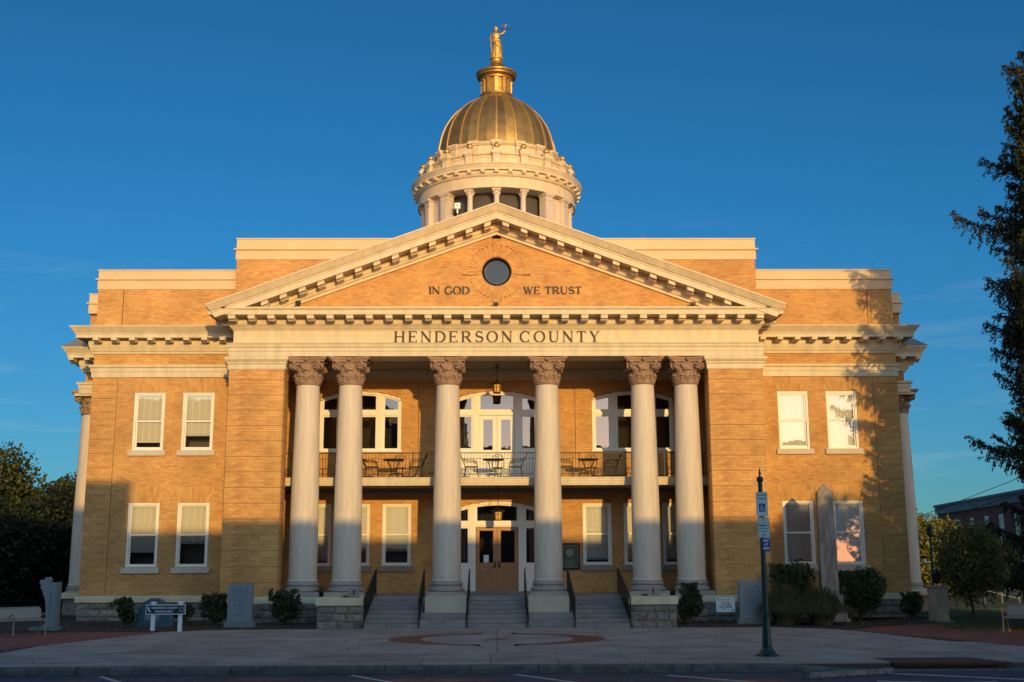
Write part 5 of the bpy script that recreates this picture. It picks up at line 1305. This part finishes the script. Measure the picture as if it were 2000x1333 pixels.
# planting beds
struct(MB().slab([(-17,-3.95),(-10.35,-3.95),(-8.9,-3.15),(-5.7,-2.95),(-5.7,.1),(-9.4,.1),(-9.4,2),(-17,6.3)], -.2, .03).obj('planting_bed', 'mulch'))
struct(MB().slab([(5.7,-2.95),(8.9,-3.1),(10.5,-4.2),(13.2,-2.0),(14.5,-1.4),(15.1,6.0),(14.8,2),(9.4,2),(9.4,.1),(5.7,.1)], -.2, .03).obj('planting_bed', 'mulch'))
struct(MB().box(-40,-14.8,-3.9,30,-.2,.02).obj('lawn', 'lawn'))
# bark chips
cen = []
for _ in range(5200):
    if random.random() < .5: cen.append((random.uniform(-14.6,-5.8), random.uniform(-3.0,1.6), .035))
    else: cen.append((random.uniform(5.8,13.5), random.uniform(-2.4,1.6), .035))
cen = np.array([c for c in cen if not (abs(c[0]) < 9.4 and c[1] > 0)]); o = leaves('bark_chips', cen, 'chip', (.04,.10)); tag(o, 'brown bark chips scattered over the planting beds along the wall', 'mulch')
cen = np.concatenate([np.stack([rng.uniform(-12,13,150), rng.uniform(-15,-3.2,150), np.full(150,.012)],1), np.stack([rng.uniform(-14,14,90), rng.uniform(-15.9,-15.5,90), np.full(90,-.138)],1)])
o = leaves('fallen_leaves', cen, 'chip', (.03,.07), None, 'stuff'); tag(o, 'scattered dry leaves and litter on the plaza and along the kerb', 'leaf litter')
# inlaid compass arcs
for s in (-1, 1):
    for v in (1, -1):
        O, I = [], []
        for i in range(19):
            t = R_(0+(78)*i/18); O.append((s*2.95*math.cos(t), -7.55+v*2.35*math.sin(t))); I.append((s*(2.05*math.cos(t)+.02), -7.55+v*(2.05*math.sin(t)+.02)))
        O.append((s*.42, -7.55+v*2.62)); I.append((s*.72, -7.55+v*1.75))
        O = [p for p in O]; poly = MB(); n = len(O)
        poly.add([(x,y,.003) for x,y in O]+[(x,y,.003) for x,y in I], [((i,i+1,n+i+1,n+i) if s*v < 0 else (i,n+i,n+i+1,i+1)) for i in range(n-1)])
        poly.obj('brick_inlay', 'inlay', pb)
MB().slab([(-.5,-7.6),(0,-7.85),(.5,-7.6),(0,-7.3)], -.02, .0032).obj('brick_inlay', 'inlay', pb)
# kerb stones with a dropped ramp on the right
kx = [-20]+[-19.1+3.2*i for i in range(0, 8)]
kerb = []
x = -21.2
while x < 24:
    x2 = x+3.15
    def kz(q): return 0 if q < 5.9 else (-(q-5.9)/1.5*.125 if q < 7.4 else (-.125 if q < 11.6 else min(0, -.125+(q-11.6)*.09)))
    g = MB(); secs = []
    for q in np.linspace(x+.008, x2-.008, 9):
        z = kz(q); secs.append([(q,KY+.30,-.25),(q,KY-.02,-.25),(q,KY-.01,z-.05),(q,KY+.02,z-.015),(q,KY+.06,z),(q,KY+.30,z)])
    g.loft(secs); g.obj('kerb_stone', 'kerb', None); kerb.append(bpy.context.scene.collection.objects[-1]); x = x2
kr = kerb[0]
for o in kerb: pass
KP = bpy.data.objects.new('kerb', bpy.data.meshes.new('kerb')); 
bpy.data.objects.remove(KP)
kb = struct(MB().box(-30,30,KY+.01,KY+.28,-.285,-.252).obj('kerb', 'kerb'))
for o in kerb: o.parent = kb
struct(MB().slab([(8.25,-15.15),(10.7,-15.15),(10.3,-13.9),(8.2,-13.9)], -.05, .004).obj('ramp_mat', 'tact'))
# road paint
RP = .0045-.15
for i, (a, b, w_) in enumerate((((.35,-15.55),(3.0,-19.3),.10), ((-2.95,-15.6),(-.4,-19.3),.10), ((-8.0,-15.6),(-5.5,-19.3),.10), ((3.4,-15.9),(7.0,-19.3),.10), ((7.9,-15.75),(14,-19.3),.10), ((7.2,-17.2),(9.4,-17.75),.08), ((7.6,-17.6),(9.4,-17.4),.06), ((-5.6,-15.6),(-3.0,-19.3),.0))):
    if not w_: continue
    A, B = Vector(a), Vector(b); d = (B-A).normalized(); nn_ = Vector((-d.y,d.x))*w_/2
    p = [A+nn_, B+nn_, B-nn_, A-nn_]; struct(MB().slab([tuple(q) for q in p][::-1], -.149, RP+i*.0003).obj('parking_line', 'line'))
# oil and water stains
def blob(cx, cy, rx, ry, i):
    pts = [(cx+rx*math.cos(2*PI*k/24)*(1+.35*math.sin(k*1.7+i)), cy+ry*math.sin(2*PI*k/24)*(1+.35*math.cos(k*2.3+i))) for k in range(24)]
    struct(MB().slab(pts, -.1495, -.1478+.0002*i).obj('tar_patch', 'stain'))
M['stain'] = mat('dark tar stain', (.035,.036,.042), .6, var=.3, vscale=5)
blob(-1.3,-16.6,1.1,.22,0); blob(-8.6,-16.8,1.3,.3,1); blob(4.6,-17.0,1.0,.2,2); blob(9.3,-16.5,.4,.1,3); blob(-4.6,-16.3,.6,.12,4)
t = thing('wheel_stop', 'mottled concrete wheel stop lying at a slant in front of the kerb ramp', 'wheel stop', (7.0,-16.15,-.15), R_(25))
g = MB(); g.loft([[(x_,-.09,0),(x_,.09,0),(x_,.075,.10),(x_,-.075,.10)] for x_ in (-1.08,-1.04,1.04,1.08)]); g.obj('block', 'blockst', t, bevel=.015)

# ---------------------------------------------------------------- plants
def shrub(x, y, rx, rz, n, label, m='leafsh', sz=(.07,.14), zb=.1, name='shrub', lob=7, cat='shrub'):
    t = thing(name, label, cat, (x,y,.03)); pts = []
    cs = [(random.uniform(-.5,.5)*rx, random.uniform(-.4,.4)*rx, zb+rz*random.uniform(.3,.78), random.uniform(.36,.55)) for _ in range(lob)]
    for i in range(n):
        cx, cy, cz, cr_ = random.choice(cs); d = Vector(rng.normal(size=3)); d.normalize(); r = cr_*random.uniform(.55,1.08)**.6
        p = (cx+d.x*r*rx, cy+d.y*r*rx*.8, cz+d.z*r*rz*.75)
        if p[2] > .02: pts.append(p)
    for _ in range(n//60):
        a = random.uniform(0,2*PI); r0 = random.uniform(.3,.75)*rx; h0 = zb+rz*random.uniform(.65,1.0)
        for k in range(14): pts.append((r0*math.cos(a)+random.gauss(0,.03), r0*math.sin(a)*.8+random.gauss(0,.03), h0+k*.009*1.0))
    leaves('foliage', pts, m, sz, t)
    g = MB()
    for k in range(7):
        a = random.uniform(0,2*PI); q = cs[k%len(cs)]; g.tube([(0,0,-.05),(q[0]*.4,q[1]*.4,q[2]*.4),(q[0],q[1],q[2])], [.02,.014,.006], 5)
    g.obj('stem', 'bark', t); return t
shrub(-11.95,-2.2,.48,.75,1500,'small spiky dark shrub left of the boulder and finance sign', sz=(.06,.15))
shrub(-9.05,-1.9,.60,.85,2200,'medium dark shrub just right of the finance sign')
shrub(-6.95,-1.2,.75,.95,2800,'wide loose shrub between the granite slab and left stone podium', sz=(.07,.14))
shrub(6.30,-1.5,.42,1.10,2400,'tight upright dark shrub right of the right stone podium')
shrub(-10.4,-.9,.5,.5,900,'low flowering plants below the finance sign', cat='plant', name='flower_clump')
shrub(10.0,-.3,1.0,1.72,6500,'large dark rounded bush left of the obelisk under the window', sz=(.07,.13), lob=10)
shrub(12.25,-.1,.98,1.48,6000,'large rounded bush right of the obelisk', sz=(.07,.13), lob=10)
shrub(14.15,.2,.42,.75,1600,'small shrub at the right corner of the building by the plinth')
# ornamental grass
def tuft(x, y, h, r, n, label):
    t = thing('ornamental_grass', label, 'grass clump', (x,y,.03)); V = []; F = []
    for i in range(n):
        a = random.uniform(0,2*PI); b = random.uniform(.02,.45)*r; sp_ = random.random()**.7; rr = r*(.15+.95*sp_); hh = h*(1.12-.62*sp_)*random.uniform(.75,1.08); w_ = random.uniform(.006,.014)
        ca, sa = math.cos(a), math.sin(a); ax = (-sa*w_, ca*w_)
        prev = None
        for k in range(6):
            q = k/5; rad = b+rr*q**1.25; z = hh*math.sin(q*PI*(.55+.22*sp_))
            px, py = rad*ca, rad*sa; ww = 1-q*.85
            V += [(px-ax[0]*ww, py-ax[1]*ww, z), (px+ax[0]*ww, py+ax[1]*ww, z)]
            if k: o_ = len(V)-4; F.append((o_, o_+1, o_+3, o_+2))
    fastmesh('blades', V, F, 'ograss', t, 'stuff')
    return t
tuft(9.2,-2.2,1.15,.70,5200,'arching clump of green grass directly behind the parking sign post')
tuft(10.35,-2.4,1.10,.72,5200,'arching clump of ornamental grass in front of the large bush and obelisk')
t = thing('grass_seed_stalks', 'thin dry seed stalks leaning across the right granite slab', 'plant', (8.9,-2.3,0)); g = MB()
for i in range(9):
    dx = random.uniform(-.7,-.1); h_ = random.uniform(1.2,1.75); g.tube([(0,0,.3),(dx*.4,0,h_*.6),(dx,random.uniform(-.1,.1),h_)], [.006,.004,.008], 4)
g.obj('stalk', 'bark', t)
# lawn blades at the right
V = []; F = []
for i in range(26000):
    x, y = random.uniform(13.8,26), random.uniform(-6,8)
    if y < -4.3-(x-13.7)*.55 or (x < 15.3 and y > -1.5): continue
    h_ = random.uniform(.04,.09); a = random.uniform(0,PI); c_, s_ = .006*math.cos(a), .006*math.sin(a); o_ = len(V)
    V += [(x-c_,y-s_,.01),(x+c_,y+s_,.01),(x+c_*.3+.02,y,.01+h_),(x-c_*.3+.02,y,.01+h_)]; F.append((o_,o_+1,o_+2,o_+3))
o = fastmesh('grass', V, F, 'grass', None, 'stuff'); tag(o, 'short mown grass around the right bench', 'grass')

# ---------------------------------------------------------------- trees
def broadleaf(name, label, x, y, h, r, n, m, trunk_h, tr=.2, lobes=14, sz=(.12,.26), zs=.75, group=None, zc=None, lean=0, base=0):
    t = thing(name, label, 'tree', (x,y,base), 0, group); cs = []
    zc = zc or (trunk_h+(h-trunk_h)*.5); hh = (h-trunk_h)/2
    for i in range(lobes):
        a = random.uniform(0,2*PI); u = random.uniform(-1,1); k = math.sqrt(1-u*u); q = random.uniform(.45,.8)
        cs.append((r*q*k*math.cos(a), r*q*k*math.sin(a), zc+hh*q*u, random.uniform(.25,.42)))
    pts = []; tw = []
    for i in range(n):
        cx, cy, cz, cr_ = cs[int(rng.integers(len(cs)))]; d = rng.normal(size=3); d /= np.linalg.norm(d); rad = cr_*rng.uniform(.25,1.1)**.5
        # cluster leaves in sprays
        pts.append((cx+d[0]*rad*r+rng.normal()*.06, cy+d[1]*rad*r+rng.normal()*.06, cz+d[2]*rad*hh*.9+rng.normal()*.06))
    sprays = rng.normal(size=(n//8,3)); sprays /= np.linalg.norm(sprays,axis=1)[:,None]
    for d in sprays:
        c_ = np.array([0,0,zc])+d*np.array([r,r,hh])*rng.uniform(.72,1.16); k = int(rng.integers(5,14))
        pts += list(c_+rng.normal(size=(k,3))*.16)
    leaves('crown', pts, m, sz, t, None, asp=.6)
    g = MB(); g.tube([(0,0,-.3),(lean*.3,0,trunk_h*.5),(lean,0,trunk_h),(lean*1.2,0,zc)], [tr*1.3,tr,tr*.85,tr*.5], 9)
    for q in cs[:10]: g.tube([(lean,0,trunk_h*random.uniform(.8,1.2)),(q[0]*.5,q[1]*.5,(trunk_h+q[2])*.5+.2),(q[0],q[1],q[2])], [tr*.5,tr*.3,tr*.1], 6)
    g.obj('trunk', 'bark', t, smooth=60); return t
broadleaf('broadleaf_tree', 'tallest broadleaf tree at the left edge with sunlit upper leaves', -23.6,13,7.3,2.6,10500,'leaft',1.8,.26, sz=(.13,.28), group='trees left of the building', lobes=20)
broadleaf('broadleaf_tree', 'broadleaf tree between the tallest left tree and the side column', -20.3,17,6.0,2.2,9000,'leaft',1.5,.2, sz=(.12,.26), group='trees left of the building', lobes=14)
broadleaf('evergreen_tree', 'dense dark tree low behind the left bench', -22.5,8.5,4.6,3.3,17000,'leafd',.3,.2, sz=(.12,.26), group='trees left of the building', lobes=20)
broadleaf('evergreen_tree', 'dense dark tree close beside the left side column', -18.7,11.5,4.9,2.2,13000,'leafd',.3,.2, sz=(.12,.24), group='trees left of the building', lobes=16)
broadleaf('broadleaf_tree', 'far left tree mostly outside the frame', -28.0,15,8.3,3.3,12000,'leaft',1.8,.25, sz=(.13,.28), group='trees left of the building', lobes=16)
broadleaf('evergreen_tree', 'dark screening tree at the left behind the carved granite monument', -16.9,15.5,5.2,2.0,9000,'leafd',.2,.2, sz=(.12,.24), group='trees left of the building', lobes=12)
cen = np.stack([rng.uniform(-34,-15.5,26000), rng.uniform(17,20,26000), rng.uniform(0,1,26000)**.8*3.6], 1); cen[:,2] += .6*np.sin(cen[:,0]*.9)*cen[:,2]/3.6
o = leaves('hedge', cen, 'leafd', (.18,.38), None, None); tag(o, 'long dark hedge filling the background at the left', 'hedge')
broadleaf('young_tree', 'small round yellow green tree with thin trunk before the red brick building', 16.75,1.3,3.25,1.02,6500,'leafy',.85,.05, sz=(.07,.15), lobes=16, lean=-.1, base=-.05)
broadleaf('broadleaf_tree', 'distant green tree right behind the side column', 21.0,18,3.9,2.4,9000,'leafy',.6,.15, sz=(.12,.26), group='trees behind the right corner', lobes=14)
broadleaf('broadleaf_tree', 'low dark tree below the distant green tree at right', 24.5,22,3.0,3.0,8000,'leafd',.3,.15, sz=(.14,.28), group='trees behind the right corner', lobes=14)
broadleaf('street_tree', 'leafy street tree on the near right side, outside the frame, shading the right corner', 18.0,-22,8.0,2.3,13000,'leaft',2.9,.2, sz=(.14,.28), lobes=18)
# spruce
SP = thing('spruce_tree', 'tall dark spruce with drooping branches at the right edge', 'tree', (18.7,-4,0))
g = MB(); g.tube([(0,0,-.3),(0,0,8),(.1,0,16),(0,0,22.5)], [.42,.32,.17,.03], 12); TK = g.obj('trunk', 'bark', SP, smooth=60)
npts, ndir = [], []; brm = MB()
PZ = [0,2,3,5.3,7.3,8.9,10,11,12.9,14.5,16,17.3,18.3,19.3,21,27]; PXl = [16.2,16.2,16.4,16.5,16.7,16.4,16.3,16.3,16.1,16.7,17.0,17.6,17.35,18.4,18.5,18.6]
def spruce_branch(z, Lb, a):
    n = 12; pts = []; dr = .22+.08*random.random()
    for i in range(n+1):
        q = i/n; pts.append(Vector((Lb*q*math.cos(a), Lb*q*math.sin(a), z-Lb*dr*math.sin(q*PI*.80)*1.1+Lb*.06*q)))
    brm.tube([tuple(p) for p in pts], [.05*(1-.85*i/n)*Lb/4+.006 for i in range(n+1)], 5)
    side = Vector((-math.sin(a), math.cos(a), 0)); out_ = Vector((math.cos(a), math.sin(a), 0))
    m_ = int(Lb*15)
    for k in range(m_):
        q = .10+.90*(k+random.random())/m_; f = q*n; i = min(int(f), n-1); p = pts[i].lerp(pts[i+1], f-i)
        sg = random.choice((-1,1)); tl = (.30+.70*math.sin(min(1,(1-q)*1.8+.10)*PI/2))*.62*random.uniform(.5,1.15)
        hang = random.random() < .72
        d = (side*sg*random.uniform(.1,.8)+out_*random.uniform(.1,.7)+Vector((0,0,random.uniform(-1.0,-.3) if hang else random.uniform(-.1,.35)))).normalized()
        st = max(4, int(tl/.042))
        for j in range(st):
            u = j/st; c_ = p+d*tl*u+Vector((0,0,-(.45 if hang else .1)*tl*u*u))
            dd = (d+Vector((0,0,-.9*u if hang else .0))).normalized(); wd = .020+.035*(1-u)
            for _ in range(3):
                npts.append(tuple(c_+Vector(rng.normal(size=3)*wd))); ndir.append(tuple(dd+Vector(rng.normal(size=3)*.5)))
    for j in range(int(Lb*22)):
        q = .15+.85*random.random(); f = q*n; i = min(int(f), n-1); p = pts[i].lerp(pts[i+1], f-i)
        for _ in range(3): npts.append(tuple(p+Vector(rng.normal(size=3)*.035))); ndir.append(tuple(out_*.8+Vector(rng.normal(size=3)*.6)))
z = 1.8
while z < 22:
    Lmax = 5.0*(1-z/23)**.75
    for k in range(10):
        a = random.uniform(0,2*PI); zb_ = z+random.uniform(-.2,.2); Lb = Lmax*random.uniform(.66,1.0); tx, ty = 18.7+Lb*math.cos(a), -4+Lb*math.sin(a)
        lim = 18.7-np.interp(zb_-.5, PZ, PXl)
        if ty > -5.6 and math.cos(a) < 0: Lb = min(Lb, lim*random.uniform(.62,1.02)/max(.55,-math.cos(a)))
        elif math.cos(a) < 0 and tx/(ty+39.5) < .47: Lb *= .75
        spruce_branch(zb_, Lb, a)
    for k in range(4):
        if z > 17: break
        a = R_(random.uniform(214,262)); Lb = random.uniform(3.6,5.6)*(1 if z < 13 else .85)
        if (18.7+Lb*math.cos(a))/(35.5+Lb*math.sin(a)) < .485: Lb *= .78
        spruce_branch(z, Lb, a)
    z += .36
for zz_, (Lb, a) in {13.6:(3.85,PI*1.0), 15.4:(2.7,PI*.98), 18.5:(1.75,PI), 11.2:(3.0,PI*1.02), 9.8:(3.0,PI*.98), 6.3:(3.9,PI*1.0), 8.2:(3.0,PI*1.03), 4.1:(3.0,PI), 3.2:(3.1,PI*1.02), 2.5:(2.9,PI*.98)}.items(): spruce_branch(zz_, Lb, a); spruce_branch(zz_-.2, Lb*.85, a+.2)
brm.obj('branch', 'bark', TK); leaves('foliage', npts, 'needle', (.09,.17), SP, None, dirs=ndir, asp=.32)
print('spruce faces', len(npts))

# ---------------------------------------------------------------- red brick building at the right, wires, lamp
RB = thing('brick_building', 'dark red brick building with pale coping behind the small tree', 'building', (0,0,0))
P0, P1 = Vector((41.2,67.5)), Vector((36.6,36.0)); dv = (P1-P0).normalized(); Lw = (P1-P0).length; nv = Vector((dv.y,-dv.x)); nv = -nv if nv.x > 0 else nv
TR = lambda u,v,z: (P0.x+dv.x*u-nv.x*v, P0.y+dv.y*u-nv.y*v, z)
g = MB(TR); g.box(0,Lw,0,10,-1,5.9); W = g.obj('wall', 'redbk', RB)
g = MB(TR); g.box(-.15,Lw+.15,-.2,10.2,5.9,6.55).box(-.25,Lw+.25,-.32,10.3,6.55,6.75); g.obj('coping', 'farst', RB)
g = MB(TR); g.box(0,Lw,-.08,0,2.6,2.75); g.obj('string_course', 'farst', RB)
for u in (7.5,12,16.5,20.5,24.5,28.5):
    for z in (.2,3.3):
        g = MB(TR); g.box(u-.5,u+.5,-.05,.06,z,z+1.9); w_ = g.obj('window', 'wht', RB)
        for (a, b, c_, d_) in ((-.42,-.03,.07,.90),(.03,.42,.07,.90),(-.42,-.03,.98,1.83),(.03,.42,.98,1.83)):
            g = MB(TR); g.box(u+a,u+b,-.07,-.05,z+c_,z+d_); g.obj('pane', 'farwin', w_)
        g = MB(TR); g.box(u-.6,u+.6,-.12,0,z-.12,z); g.obj('sill', 'farst', w_)
for i, (a, b) in enumerate((((22,30,3.2),(44,10,14.5)), ((22.3,30,2.9),(46,10,13.4)))):
    A, B = Vector(a), Vector(b); pts = [tuple(A.lerp(B, q)+Vector((0,0,-1.2*math.sin(q*PI)*.4))) for q in np.linspace(0,1,12)]
    tag(MB().tube(pts, .018, 4).obj('utility_wire', 'black'), ['upper','lower'][i]+' of two black wires rising over the red brick building', 'wire', 'overhead wires at the right')
t = thing('street_lamp', 'slim green lamp post with small twin arm behind the bronze bust', 'lamp post', (17.35,6.5,0))
MB().lathe([(.09,0),(.06,.5),(.05,3.0)], 12).obj('pole', 'green', t); MB().lathe([(.05,2.9),(.14,3.0),(.15,3.25),(.05,3.35),(.01,3.45)], 12).obj('lamp_head', 'green', t)
g = MB(); g.box(-.35,0,-.03,.03,1.9,1.95); g.lathe([(.06,0),(.05,.1)],8,(-.3,0,1.95)); g.obj('arm', 'wht', t)
t = thing('ramp_railing', 'pale metal ramp railing in front of the red brick building', 'railing', (22.5,14,0)); g = MB()
g.tube([(0,0,0),(0,0,1.0),(1.6,0,.55),(3.6,0,.2)], .03, 6); g.tube([(.0,0,.6),(1.6,0,.2)], .025, 6)
for x in (.8,1.6,2.4): g.tube([(x,0,-.3),(x,0,.8-.25*x)], .025, 6)
g.obj('rail', 'farst', t)

# ---------------------------------------------------------------- buildings across the street (behind the camera, they shade the plaza)
for i, (xa, xb, h, lab) in enumerate(((-2.4,23.2,10.6,'three storey brick street building opposite the right half of the courthouse'), (-8.4,-2.42,12.4,'narrow taller brick building opposite the left wing'), (-46,-8.42,13.9,'long tallest brick block opposite the far left trees'))):
    B_ = thing('street_building', lab, 'building'); g = MB(); g.box(xa, xb, -54, -41.6, -.3, h-.5); g.obj('wall', 'tanbk', B_)
    g = MB(); g.box(xa, xb, -54, -41.5, h-.5, h); g.obj('cornice', 'farst', B_)
    x = xa+1.2
    while x < xb-1.6:
        for z in (4.2,7.4):
            w_ = MB().box(x, x+1.1, -41.59, -41.53, z, z+1.9).obj('window', 'wht', B_); MB().box(x+.08, x+1.02, -41.53, -41.51, z+.08, z+1.82).obj('pane', 'farwin', w_)
        x += 2.6
    MB().box(xa+.3, xb-.3, -41.59, -41.52, .3, 3.2).obj('shop_front', 'farwin', B_)
